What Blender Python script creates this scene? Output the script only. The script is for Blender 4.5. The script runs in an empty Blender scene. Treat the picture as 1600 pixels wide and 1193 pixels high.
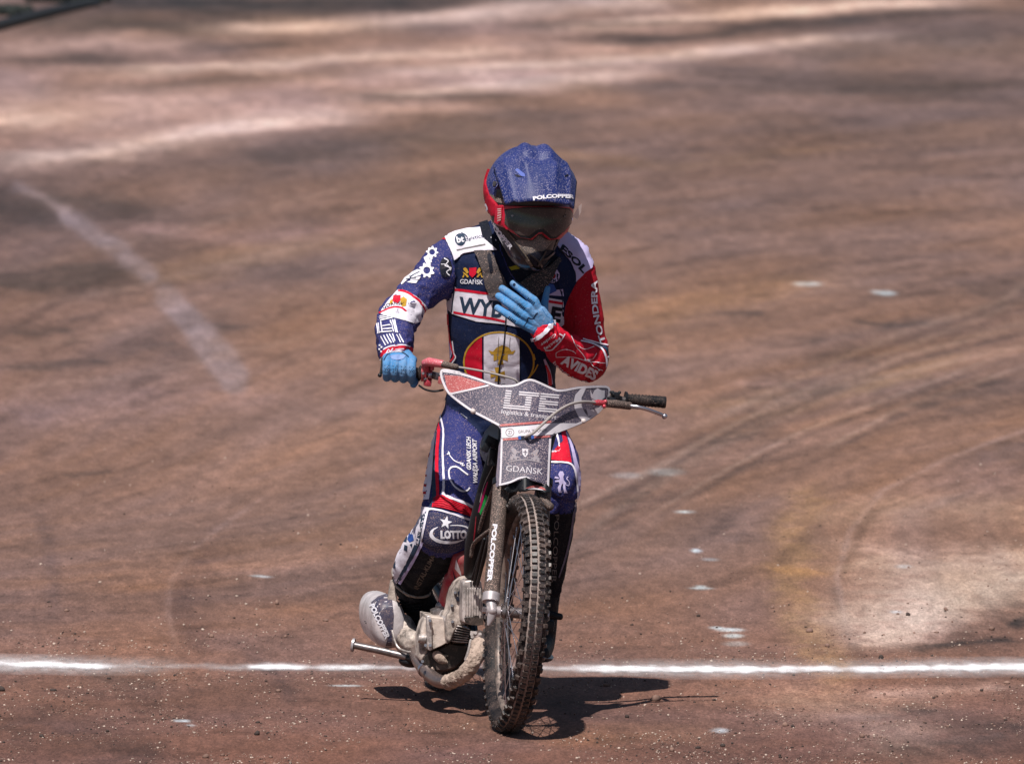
import bpy, bmesh, math, random
import numpy as np
from mathutils import Vector, Matrix, noise
from mathutils.bvhtree import BVHTree
random.seed(7); np.random.seed(7)
sc = bpy.context.scene; C = sc.collection
R = math.radians

# ---------------------------------------------------------------- camera, sky, sun, exposure
CAM = Vector((0.0, -24.0, 2.52)); PITCH = R(3.57); F = 12900.0     # F = focal length in pixels of a 1600 wide picture
cd = bpy.data.cameras.new('camera'); cam = bpy.data.objects.new('camera', cd); C.objects.link(cam); sc.camera = cam
cam.location = CAM; cam.rotation_euler = (R(90) - PITCH, 0, 0)
cd.sensor_width = 36; cd.lens = F/1600*36; cd.clip_start = 1; cd.clip_end = 3000
cd.dof.use_dof = True; cd.dof.focus_distance = 24.5; cd.dof.aperture_fstop = 10.0
w = bpy.data.worlds.new('World'); sc.world = w; w.use_nodes = True
nt = w.node_tree; bg = nt.nodes['Background']; sky = nt.nodes.new('ShaderNodeTexSky'); sky.sky_type = 'NISHITA'
SUN = Vector((-0.18, -0.53, 1.0)).normalized()
sky.sun_disc = False; sky.sun_elevation = math.asin(SUN.z); sky.sun_rotation = math.atan2(SUN.x, SUN.y)
nt.links.new(sky.outputs[0], bg.inputs[0]); bg.inputs[1].default_value = 0.05
sd = bpy.data.lights.new('sun', 'SUN'); sun = bpy.data.objects.new('sun', sd); C.objects.link(sun)
sd.energy = 5.0; sd.angle = R(0.5); sd.color = (1, .95, .9)
sun.rotation_euler = SUN.to_track_quat('Z', 'Y').to_euler()
sc.view_settings.view_transform = 'Standard'; sc.view_settings.look = 'None'
sc.view_settings.exposure = 0.22; sc.view_settings.gamma = 1; sc.view_settings.use_curve_mapping = False

# ---------------------------------------------------------------- from the survey of the place to metres
FWD = Vector((0, math.cos(PITCH), -math.sin(PITCH))); UPV = Vector((0, math.sin(PITCH), math.cos(PITCH)))
def ray(px, py): return (FWD*F + Vector((1, 0, 0))*(px-800) + UPV*(596.5-py)).normalized()
def P(px, py, Y):
    d = ray(px, py); return CAM + d*((Y-CAM.y)/d.y)
def G(px, py):
    d = ray(px, py); return CAM + d*(-CAM.z/d.z)
def Z(ox, oy, s, pts): return [(ox+a/s, oy+b/s) for a, b in pts]
def Z1(*p): return Z(700, 200, 4.588, p)
def Z2(*p): return Z(580, 340, 4.26, p)
def Z3(*p): return Z(760, 360, 4.586, p)
def Z4(*p): return Z(640, 560, 3.81, p)
def Z5(*p): return Z(600, 660, 3.978, p)
BASE = G(790, 1143)
BR = Matrix.Rotation(R(9), 3, 'Z') @ Matrix.Rotation(R(7.5), 3, 'Y')
def B(x, y, z): return BASE + BR @ Vector((x, y, z))       # bike frame: x to its left side, y backwards, z up

# ---------------------------------------------------------------- materials
def lin(c): return tuple((v/255/12.92 if v/255 <= .04045 else ((v/255+.055)/1.055)**2.4) for v in c)
MATS = {}
DUSTC = (.36, .25, .21)
def mat(name, col, rough=.6, metal=0, dust=0., dirt=0., weave=0., bump=0., bscale=60, dustc=DUSTC, coat=0, vary=.12, dirtc=None, dscale=16):
    if name in MATS: return MATS[name]
    m = bpy.data.materials.new(name); m.use_nodes = True; n = m.node_tree.nodes; L = m.node_tree.links.new
    b = n['Principled BSDF']; b.inputs['Roughness'].default_value = rough; b.inputs['Metallic'].default_value = metal
    if rough >= .58 and not metal: b.inputs['Specular IOR Level'].default_value = .15
    elif not coat and not metal: b.inputs['Specular IOR Level'].default_value = .35
    if coat: b.inputs['Coat Weight'].default_value = coat; b.inputs['Coat Roughness'].default_value = .15
    tc = n.new('ShaderNodeTexCoord')
    def nz(scale, det=2, rg=.5):
        t = n.new('ShaderNodeTexNoise'); t.inputs['Scale'].default_value = scale; t.inputs['Detail'].default_value = det
        t.inputs['Roughness'].default_value = rg; L(tc.outputs['Object'], t.inputs['Vector']); return t.outputs['Fac']
    def ramp(fac, a, b2, lo=0., hi=1.):
        r = n.new('ShaderNodeMapRange'); L(fac, r.inputs[0]); r.inputs[1].default_value = a; r.inputs[2].default_value = b2
        r.inputs[3].default_value = lo; r.inputs[4].default_value = hi; return r.outputs[0]
    def mix(f, c1, c2, mode='MIX'):
        x = n.new('ShaderNodeMix'); x.data_type = 'RGBA'; x.blend_type = mode
        if isinstance(f, float): x.inputs[0].default_value = f
        else: L(f, x.inputs[0])
        for i, c in ((6, c1), (7, c2)):
            if isinstance(c, tuple): x.inputs[i].default_value = (*c, 1)
            else: L(c, x.inputs[i])
        return x.outputs[2]
    base = mix(ramp(nz(18, 3), .3, .7), tuple(v*(1-vary) for v in col), tuple(min(1, v*(1+vary)) for v in col))
    if dirt:
        big = ramp(nz(dscale, 7, .68), .44, .60, 0, 1)
        base = mix(mulf(n, L, big, dirt), base, dirtc or dustc)
    if dust:
        sp = ramp(nz(330, 1), .66-.2*dust, .80-.2*dust)
        sp2 = ramp(nz(14, 3), .25, .7, .35, 1)
        mm = n.new('ShaderNodeMath'); mm.operation = 'MULTIPLY'; L(sp, mm.inputs[0]); L(sp2, mm.inputs[1])
        base = mix(mulf(n, L, mm.outputs[0], min(1, .45+.6*dust)), base, tuple(min(1, v*1.5) for v in dustc))
        rr = n.new('ShaderNodeMapRange'); L(mm.outputs[0], rr.inputs[0]); rr.inputs[3].default_value = rough; rr.inputs[4].default_value = .95
        L(rr.outputs[0], b.inputs['Roughness'])
    L(base, b.inputs['Base Color'])
    last = None
    for amt, s_, d_ in ((weave, 900, 1), (bump, bscale, 5)):
        if amt:
            bp = n.new('ShaderNodeBump'); bp.inputs['Strength'].default_value = min(1, amt); bp.inputs['Distance'].default_value = .002 if s_ > 500 else .006
            L(nz(s_, d_), bp.inputs['Height'])
            if last: L(last, bp.inputs['Normal'])
            last = bp.outputs[0]
    if last: L(last, b.inputs['Normal'])
    MATS[name] = m; return m
def mulf(n, L, s, k):
    mm = n.new('ShaderNodeMath'); mm.operation = 'MULTIPLY'; L(s, mm.inputs[0]); mm.inputs[1].default_value = k; return mm.outputs[0]

M = {}
M['navy'] = mat('navy_suit', (.026, .032, .140), .75, dust=.36, weave=.4, bump=.5, bscale=45)
M['navy_dark'] = mat('navy_chest', (.008, .015, .050), .75, dust=.10, dustc=(.13, .11, .10), weave=.4, bump=.4, bscale=40)
M['red'] = mat('red_suit', (.50, .007, .026), .7, dust=.05, weave=.4, bump=.5, bscale=40)
M['crimson'] = mat('red_sleeve', (.36, .005, .016), .7, dust=.03, weave=.4, bump=.5, bscale=40)
M['white'] = mat('white_suit', (.70, .66, .74), .7, dust=.05, weave=.3, bump=.3, bscale=40)
M['lilac'] = mat('lilac_suit', (.50, .44, .68), .7, dust=.05, weave=.3, bump=.3, bscale=40)  # white cloth, the blue tint of sky shade painted into its colour
M['print_white'] = mat('white_print', (.72, .70, .76), .6, dust=.04)
M['print_grey'] = mat('grey_print', (.16, .15, .15), .7, dust=.2)
M['print_black'] = mat('black_print', (.010, .012, .022), .6, dust=.04)
M['print_navy'] = mat('navy_print', (.02, .04, .075), .6, dust=.04)
M['print_red'] = mat('red_print', (.55, .008, .03), .6, dust=.05)
M['gold'] = mat('gold_print', (.50, .29, .035), .6, dust=.1)
M['blue_print'] = mat('blue_print', (.03, .08, .30), .6)
M['shin'] = mat('black_legging', (.007, .009, .014), .75, dust=.22, dustc=(.13, .11, .10), weave=.4, bump=.5, bscale=50)
M['pad'] = mat('knee_pad_fabric', (.030, .032, .075), .7, dust=.42, weave=.3, bump=.2, bscale=40)
M['boot'] = mat('boot_leather', (.006, .008, .012), .6, dust=.10, dirt=.08, dustc=(.13, .11, .10), bump=.8, bscale=70)
M['glove'] = mat('glove_blue', (.062, .225, .47), .75, dust=.25, dirt=.40, weave=.4, bump=.7, bscale=70, dirtc=(.22, .30, .42))
M['glove_dark'] = mat('glove_print', (.01, .02, .05), .6)
M['webbing'] = mat('strap_webbing', (.070, .060, .062), .8, dust=.45, weave=.5)
M['black_cloth'] = mat('black_cloth', (.008, .010, .018), .8, dust=.12, dustc=(.13, .11, .10), weave=.3, bump=.4)
M['helmet_blue'] = mat('helmet_blue', (.006, .018, .118), .52, dust=.60, coat=.0, dustc=(.22, .20, .27))
M['helmet_black'] = mat('helmet_black', (.006, .008, .012), .3, dust=.08, dustc=(.13, .11, .10), coat=.3)
M['carbon'] = mat('dusty_carbon', (.12, .108, .10), .6, dust=.6)
M['gog_red'] = mat('goggle_red', (.42, .006, .028), .35, dust=.08, coat=.3)
M['strap_red'] = mat('goggle_strap_red', (.36, .006, .022), .6, dust=.04, weave=.4)
M['lens'] = mat('goggle_lens', (.016, .015, .018), .10, metal=.15, dust=.04, dirt=.12, coat=.4)
M['black_plastic'] = mat('black_plastic', (.007, .008, .011), .45, dust=.08, dustc=(.13, .11, .10))
M['rubber'] = mat('tyre_rubber', (.008, .008, .010), .6, dust=.2, dirt=.12)
M['knob'] = mat('tyre_knob', (.020, .019, .020), .42, dust=.25, dirt=.22)
M['tread'] = mat('dusty_tread', (.24, .20, .185), .8, dust=.4, dirt=.4)
M['rim'] = mat('dusty_rim', (.26, .20, .17), .5, metal=.3, dust=.3, dirt=.9, dirtc=(.035, .03, .03))
M['steel'] = mat('steel', (.50, .48, .52), .25, metal=.9, dirt=.15)
M['dull_steel'] = mat('dull_steel', (.26, .23, .23), .38, metal=.75, dust=.15, dirt=.6, dirtc=(.04, .035, .035))
M['alu'] = mat('cast_aluminium', (.62, .55, .52), .42, metal=.35, dust=.25, dirt=.75, bump=.2, dirtc=(.05, .042, .038))
M['alu_mud'] = mat('muddy_casting', (.58, .49, .43), .6, metal=.15, dust=.3, dirt=.85, bump=.5, bscale=50, dirtc=(.05, .042, .038))
M['mud'] = mat('caked_mud', (.44, .34, .28), .95, dust=.5, dirt=.8, bump=1, bscale=90, dirtc=(.09, .07, .055))
M['case_dark'] = mat('oily_casting', (.022, .019, .017), .4, metal=.3, dust=.15, dirt=.3)
M['fork'] = mat('dusty_fork', (.075, .058, .052), .6, dust=.62)
M['frame'] = mat('frame_black', (.008, .009, .012), .45, dust=.07, dustc=(.13, .11, .10))
M['frame_red'] = mat('frame_red', (.30, .012, .03), .4, dust=.15, dirt=.3)
M['ano_red'] = mat('anodised_red', (.52, .05, .075), .35, metal=.4, dust=.22, dirt=.35, dustc=(.5, .35, .33))
M['plate_navy'] = mat('plate_navy', (.055, .050, .085), .5, dust=.66, dustc=(.40, .31, .31))
M['plate_white'] = mat('plate_white', (.60, .56, .60), .5, dust=.12)
M['plate_red'] = mat('plate_red', (.40, .09, .09), .5, dust=.5, dustc=(.5, .36, .34))
M['plate_lilac'] = mat('plate_edge', (.20, .18, .24), .5, dust=.55)
M['sil_grey'] = mat('silencer_shell', (.66, .60, .61), .38, metal=.1, dust=.25, dirt=.35, dirtc=(.12, .10, .10))
M['sil_blue'] = mat('silencer_band', (.030, .035, .075), .45, dust=.3, dirt=.25)
M['cable'] = mat('dusty_cable', (.30, .27, .26), .6, dust=.3)
M['green'] = mat('green_decal', (.02, .48, .10), .5, dust=.1)
M['magenta'] = mat('magenta_decal', (.45, .01, .12), .5, dust=.1)
M['yellow'] = mat('yellow_cloth', (.30, .26, .02), .8)
M['skin'] = mat('skin', (.30, .16, .12), .6)

# ---------------------------------------------------------------- mesh helpers
def link(name, me, m=None, parent=None, smooth=True, sharp=None, label=None):
    if m is not None:
        for x in (m if isinstance(m, (list, tuple)) else [m]): me.materials.append(x if not isinstance(x, str) else M[x])
    o = bpy.data.objects.new(name, me); C.objects.link(o)
    if smooth:
        me.polygons.foreach_set('use_smooth', [True]*len(me.polygons))
        if sharp is not None: me.set_sharp_from_angle(angle=R(sharp))
    if parent is not None:
        o.parent = parent; o.matrix_parent_inverse = WM[parent.name].inverted()
    WM[o.name] = Matrix.Identity(4)
    if label: o['label'] = label
    return o
WM = {}
def root(name, loc, label, cat, group=None):
    o = bpy.data.objects.new(name, None); C.objects.link(o); o.location = loc; o.empty_display_size = .1
    WM[o.name] = Matrix.Translation(loc); o['label'] = label; o['category'] = cat
    if group: o['group'] = group
    return o
class MB:
    def __init__(s): s.v = []; s.f = []; s.mi = []
    def add(s, vs, fs, mi=0):
        o = len(s.v); s.v += [tuple(v) for v in vs]; s.f += [tuple(o+i for i in f) for f in fs]; s.mi += [mi]*len(fs)
    def tube(s, pts, rad, seg=12, cap=True, asp=None, ref=None, mi=0):
        """pts: Vectors, rad: radius or list, asp: list of second radius / first, ref: direction of the first radius"""
        pts = [Vector(p) for p in pts]; n = len(pts)
        rad = [rad]*n if isinstance(rad, (int, float)) else rad
        if len(rad) != n: rad = list(np.interp(np.linspace(0, 1, n), np.linspace(0, 1, len(rad)), rad))
        asp = [1]*n if asp is None else ([asp]*n if isinstance(asp, (int, float)) else asp)
        T = [(pts[min(i+1, n-1)]-pts[max(i-1, 0)]).normalized() for i in range(n)]
        u = Vector(ref) if ref is not None else (Vector((0, 0, 1)) if abs(T[0].z) < .9 else Vector((1, 0, 0)))
        rings = []
        for i in range(n):
            u = (Vector(ref) if ref is not None else u); u = (u - T[i]*u.dot(T[i])).normalized(); vv = T[i].cross(u)
            rings.append((pts[i], u, vv, T[i], rad[i], rad[i]*asp[i]))
        if cap:
            p, u_, v_, t, a, b = rings[0]; r0 = [(p-t*min(a, b)*math.cos(q)*.9, u_, v_, t, a*math.sin(q), b*math.sin(q)) for q in (R(18), R(45), R(70))]
            p, u_, v_, t, a, b = rings[-1]; r1 = [(p+t*min(a, b)*math.cos(q)*.9, u_, v_, t, a*math.sin(q), b*math.sin(q)) for q in (R(70), R(45), R(18))]
            rings = r0+rings+r1
        vs = [p + u_*(a*math.cos(2*math.pi*k/seg)) + v_*(b*math.sin(2*math.pi*k/seg)) for p, u_, v_, t, a, b in rings for k in range(seg)]
        fs = [(i*seg+k, i*seg+(k+1) % seg, (i+1)*seg+(k+1) % seg, (i+1)*seg+k) for i in range(len(rings)-1) for k in range(seg)]
        fs += [tuple(range(seg-1, -1, -1)), tuple((len(rings)-1)*seg+k for k in range(seg))]
        s.add(vs, fs, mi); return s
    def cyl(s, a, b, r, r2=None, seg=16, mi=0):
        return s.tube([a, b], [r, r if r2 is None else r2], seg, cap=False, mi=mi)
    def box(s, c, size, rot=None, mi=0, bev=.0):
        rot = rot or Matrix.Identity(3); x, y, z = [q/2 for q in size]; c = Vector(c)
        b = min(bev, x*.9, y*.9, z*.9)
        if b <= 0:
            vs = [c+rot@Vector((i*x, j*y, k*z)) for i in (-1, 1) for j in (-1, 1) for k in (-1, 1)]
            s.add(vs, [(0, 1, 3, 2), (4, 6, 7, 5), (0, 4, 5, 1), (2, 3, 7, 6), (0, 2, 6, 4), (1, 5, 7, 3)], mi); return s
        bm = bmesh.new(); bmesh.ops.create_cube(bm, size=2)
        for v in bm.verts: v.co = Vector((v.co.x*x, v.co.y*y, v.co.z*z))
        bmesh.ops.bevel(bm, geom=bm.edges[:], offset=b, segments=2, profile=.6, affect='EDGES')
        bm.verts.ensure_lookup_table()
        s.add([c+rot@v.co for v in bm.verts], [tuple(v.index for v in f.verts) for f in bm.faces], mi); bm.free(); return s
    def ball(s, c, r, rot=None, seg=16, rings=10, mi=0):
        rr = (r, r, r) if isinstance(r, (int, float)) else r; rot = rot or Matrix.Identity(3); c = Vector(c)
        vs = [c+rot@Vector((0, 0, rr[2]))]
        for i in range(1, rings):
            t = math.pi*i/rings
            vs += [c+rot@Vector((rr[0]*math.sin(t)*math.cos(2*math.pi*k/seg), rr[1]*math.sin(t)*math.sin(2*math.pi*k/seg), rr[2]*math.cos(t))) for k in range(seg)]
        vs.append(c+rot@Vector((0, 0, -rr[2])))
        fs = [(0, 1+k, 1+(k+1) % seg) for k in range(seg)]
        fs += [(1+i*seg+k, 1+(i+1)*seg+k, 1+(i+1)*seg+(k+1) % seg, 1+i*seg+(k+1) % seg) for i in range(rings-2) for k in range(seg)]
        e = len(vs)-1; o = 1+(rings-2)*seg
        fs += [(e, o+(k+1) % seg, o+k) for k in range(seg)]
        s.add(vs, fs, mi); return s
    def prism(s, poly, frm, depth, mi=0):
        """poly in (a,b) metres, frm = (origin, A, Bv, N): extruded by depth along N"""
        o, A, Bv, N = frm; k = len(poly)
        vs = [o+A*a+Bv*b for a, b in poly]+[o+A*a+Bv*b+N*depth for a, b in poly]
        fs = [tuple(range(k)), tuple(range(2*k-1, k-1, -1))]+[(i, k+i, k+(i+1) % k, (i+1) % k) for i in range(k)]
        s.add(vs, fs, mi); return s
    def mesh(s, name):
        me = bpy.data.meshes.new(name); me.from_pydata(s.v, [], s.f); me.update()
        if any(s.mi): me.polygons.foreach_set('material_index', s.mi)
        bm = bmesh.new(); bm.from_mesh(me); bmesh.ops.recalc_face_normals(bm, faces=bm.faces[:]); bm.to_mesh(me); bm.free()
        return me
    def build(s, name, m, parent=None, sharp=40, **k): return link(name, s.mesh(name), m, parent, sharp=sharp, **k)

def smooth_pts(pts, n=6):
    """Catmull-Rom through the points"""
    pts = [Vector(p) for p in pts]; out = []
    for i in range(len(pts)-1):
        p0, p1, p2, p3 = pts[max(i-1, 0)], pts[i], pts[i+1], pts[min(i+2, len(pts)-1)]
        for k in range(n):
            t = k/n; out.append(.5*((2*p1)+(p2-p0)*t+(2*p0-5*p1+4*p2-p3)*t*t+(3*p1-p0-3*p2+p3)*t**3))
    return out+[pts[-1]]
def sm2(pts, n=5): return [(p.x, p.y) for p in smooth_pts([(a, b, 0) for a, b in pts], n)]
def closed_smooth(pts, n=4):
    k = len(pts); out = []
    for i in range(k):
        p0, p1, p2, p3 = [Vector((*pts[(i+j) % k], 0)) for j in (-1, 0, 1, 2)]
        for q in range(n):
            t = q/n; p = .5*((2*p1)+(p2-p0)*t+(2*p0-5*p1+4*p2-p3)*t*t+(3*p1-p0-3*p2+p3)*t**3); out.append((p.x, p.y))
    return out
def remesh(mb, voxel, it=4):
    me = mb.mesh('tmp'); o = bpy.data.objects.new('tmp', me); C.objects.link(o)
    r = o.modifiers.new('r', 'REMESH'); r.mode = 'VOXEL'; r.voxel_size = voxel
    if it:
        q = o.modifiers.new('s', 'SMOOTH'); q.factor = .5; q.iterations = it
    dg = bpy.context.evaluated_depsgraph_get(); dg.update()
    out = bpy.data.meshes.new_from_object(o.evaluated_get(dg)); bpy.data.objects.remove(o)
    return out
# surfaces that things are laid on: px,py -> (point, normal)
def on_bvh(bvh, Yref):
    def S(px, py):
        d = ray(px, py); h = bvh.ray_cast(CAM, d)
        if h[0] is not None:
            n = h[1]
            if n.dot(d) > 0: n = -n
            return h[0], n
        h = min((bvh.find_nearest(P(px, py, Yref-.06+.04*k)) for k in range(10)), key=lambda q: q[3]); n = h[1]
        return h[0], n
    return S
def on_func(Yf):
    def S(px, py):
        p = P(px, py, Yf(px, py)); a = P(px+1, py, Yf(px+1, py))-p; b = P(px, py+1, Yf(px, py+1))-p
        n = a.cross(b).normalized()
        if n.dot(ray(px, py)) > 0: n = -n
        return p, n
    return S
def flat(bm, grid):
    """cut the 2D faces along a grid so that they can follow a curved surface"""
    if not grid or not bm.verts: return
    for ax in (0, 1):
        lo = min(v.co[ax] for v in bm.verts); hi = max(v.co[ax] for v in bm.verts); k = math.floor(lo/grid)+1
        while k*grid < hi:
            c = [0, 0, 0]; c[ax] = k*grid; nn = [0, 0, 0]; nn[ax] = 1
            bmesh.ops.bisect_plane(bm, geom=bm.verts[:]+bm.edges[:]+bm.faces[:], dist=1e-4, plane_co=c, plane_no=nn); k += 1
def lay(name, bm, S, off, m, parent, thick=0., grid=3.5, label=None, puff=0., **k):
    bmesh.ops.remove_doubles(bm, verts=bm.verts[:], dist=1e-3)
    flat(bm, grid); bm.verts.ensure_lookup_table(); bm.verts.index_update()
    vs = []; edge = {e.verts[0].index: 1 for e in bm.edges if e.is_boundary}; edge.update({e.verts[1].index: 1 for e in bm.edges if e.is_boundary})
    top = []; bot = []
    for v in bm.verts:
        p, n = S(v.co.x, v.co.y)
        h = off+thick-(puff if v.index in edge else 0)
        top.append(p+n*h); bot.append(p+n*(off*.4))
    me = bpy.data.meshes.new(name); F_ = [[x.index for x in f.verts] for f in bm.faces]
    if thick > 0:
        nv = len(top); F2 = list(F_)
        for e in bm.edges:
            if e.is_boundary:
                l = e.link_loops[0]; a, b = l.vert.index, l.link_loop_next.vert.index
                F2.append([b, a, a+nv, b+nv])
        me.from_pydata([tuple(p) for p in top+bot], [], F2)
    else: me.from_pydata([tuple(p) for p in top], [], F_)
    me.validate(); me.update(); bm.free()
    return link(name, me, m, parent, sharp=45, label=label)
def poly_bm(polys):
    bm = bmesh.new()
    for poly in polys:
        try:
            f = bm.faces.new([bm.verts.new((a, b, 0)) for a, b in poly])
            bmesh.ops.triangulate(bm, faces=[f])
        except ValueError: pass
    return bm
def patch(name, poly, S, off, m, parent, **k):
    polys = poly if isinstance(poly[0][0], (tuple, list)) else [poly]
    return lay(name, poly_bm(polys), S, off, m, parent, **k)
def ribbon(pts, width, n=5, closed=False):
    """a list of quads along a smoothed line; width a number or list"""
    ws = [width]*len(pts) if isinstance(width, (int, float)) else width
    q = smooth_pts([(a, b, w_) for (a, b), w_ in zip(pts, ws)], n) if n > 1 else [Vector((a, b, w_)) for (a, b), w_ in zip(pts, ws)]
    L_ = []; Rr = []
    for i in range(len(q)):
        t = (q[min(i+1, len(q)-1)]-q[max(i-1, 0)]); t = Vector((t.x, t.y)).normalized(); nn = Vector((-t.y, t.x))
        L_.append((q[i].x+nn.x*q[i].z/2, q[i].y+nn.y*q[i].z/2)); Rr.append((q[i].x-nn.x*q[i].z/2, q[i].y-nn.y*q[i].z/2))
    return [[L_[i], L_[i+1], Rr[i+1], Rr[i]] for i in range(len(q)-1)]
def stripe(name, pts, width, S, off, m, parent, n=4, **k): return lay(name, poly_bm(ribbon(pts, width, n)), S, off, m, parent, **k)
def ring(c, rx, ry, wd, a0=0, a1=360, n=40):
    q = [(math.cos(R(a0+(a1-a0)*i/n)), math.sin(R(a0+(a1-a0)*i/n))) for i in range(n+1)]
    return [[(c[0]+q[i][0]*rx, c[1]+q[i][1]*ry), (c[0]+q[i+1][0]*rx, c[1]+q[i+1][1]*ry), (c[0]+q[i+1][0]*(rx-wd), c[1]+q[i+1][1]*(ry-wd)), (c[0]+q[i][0]*(rx-wd), c[1]+q[i][1]*(ry-wd))] for i in range(n)]
def disc(c, rx, ry=None, n=28): ry = ry or rx; return [(c[0]+rx*math.cos(2*math.pi*i/n), c[1]+ry*math.sin(2*math.pi*i/n)) for i in range(n)]
def text_bm(s, a, b, h, bold=0., italic=0., arc=0., space=1., squeeze=None):
    """the words run from a to b (their whole width), capital height h, all in px; arc = sagitta"""
    cu = bpy.data.curves.new('t', 'FONT'); cu.body = s; cu.offset = bold; cu.shear = italic; cu.space_character = space; cu.resolution_u = 3
    o = bpy.data.objects.new('t', cu); C.objects.link(o); dg = bpy.context.evaluated_depsgraph_get(); dg.update()
    me = bpy.data.meshes.new_from_object(o.evaluated_get(dg)); bpy.data.objects.remove(o)
    bm = bmesh.new(); bm.from_mesh(me); bpy.data.meshes.remove(me)
    bmesh.ops.triangulate(bm, faces=[f for f in bm.faces if len(f.verts) > 4])
    x0 = min(v.co.x for v in bm.verts); x1 = max(v.co.x for v in bm.verts)
    A = Vector(a); D = Vector(b)-A; W = D.length; D.normalize(); N = Vector((D.y, -D.x))     # N points up from the baseline (py grows down)
    hs = h/.70
    for v in bm.verts:
        u = (v.co.x-x0)/(x1-x0); y = v.co.y*hs
        bend = arc*4*u*(1-u); sl = arc*4*(1-2*u)/W
        q = A+D*(u*W - sl*y)+N*(bend+y)
        v.co = (q.x, q.y, 0)
    return bm
def text(name, s, a, b, h, S, off, m, parent, grid=4, label=None, **k):
    return lay(name, text_bm(s, a, b, h, **k), S, off, m, parent, grid=grid, label=label)

# ---------------------------------------------------------------- the dirt track
def seg_d(X, Y_, pts, ky):
    """distance of X,Y (px) to a polyline, the vertical counted ky times, and the parameter 0..1 along it"""
    best = np.full(X.shape, 1e9); par = np.zeros(X.shape); n = len(pts)-1
    for i in range(n):
        (ax, ay), (bx, by) = pts[i], pts[i+1]; dx, dy = bx-ax, (by-ay)*ky
        t = np.clip(((X-ax)*dx+(Y_-ay)*ky*dy)/(dx*dx+dy*dy+1e-9), 0, 1)
        d = np.hypot(X-ax-t*dx, (Y_-ay)*ky-t*dy); k = d < best
        best = np.where(k, d, best); par = np.where(k, (i+t)/n, par)
    return best, par
def vnoise(x, y, seed=0):
    """smooth value noise"""
    xi = np.floor(x).astype(np.int64); yi = np.floor(y).astype(np.int64); fx = x-xi; fy = y-yi
    fx = fx*fx*(3-2*fx); fy = fy*fy*(3-2*fy)
    def h(a, b):
        n = (a*374761393+b*668265263+seed*1442695041) & 0xffffffff; n = ((n ^ (n >> 13))*1274126177) & 0xffffffff
        return ((n ^ (n >> 16)) & 0xffff)/65535.
    return (h(xi, yi)*(1-fx)+h(xi+1, yi)*fx)*(1-fy)+(h(xi, yi+1)*(1-fx)+h(xi+1, yi+1)*fx)*fy
def fbm(x, y, seed=0, o=4):
    s = 0; a = .5; t = 0
    for i in range(o): s = s+a*vnoise(x*2**i, y*2**i, seed+i*17); t += a; a *= .5
    return s/t
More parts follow.
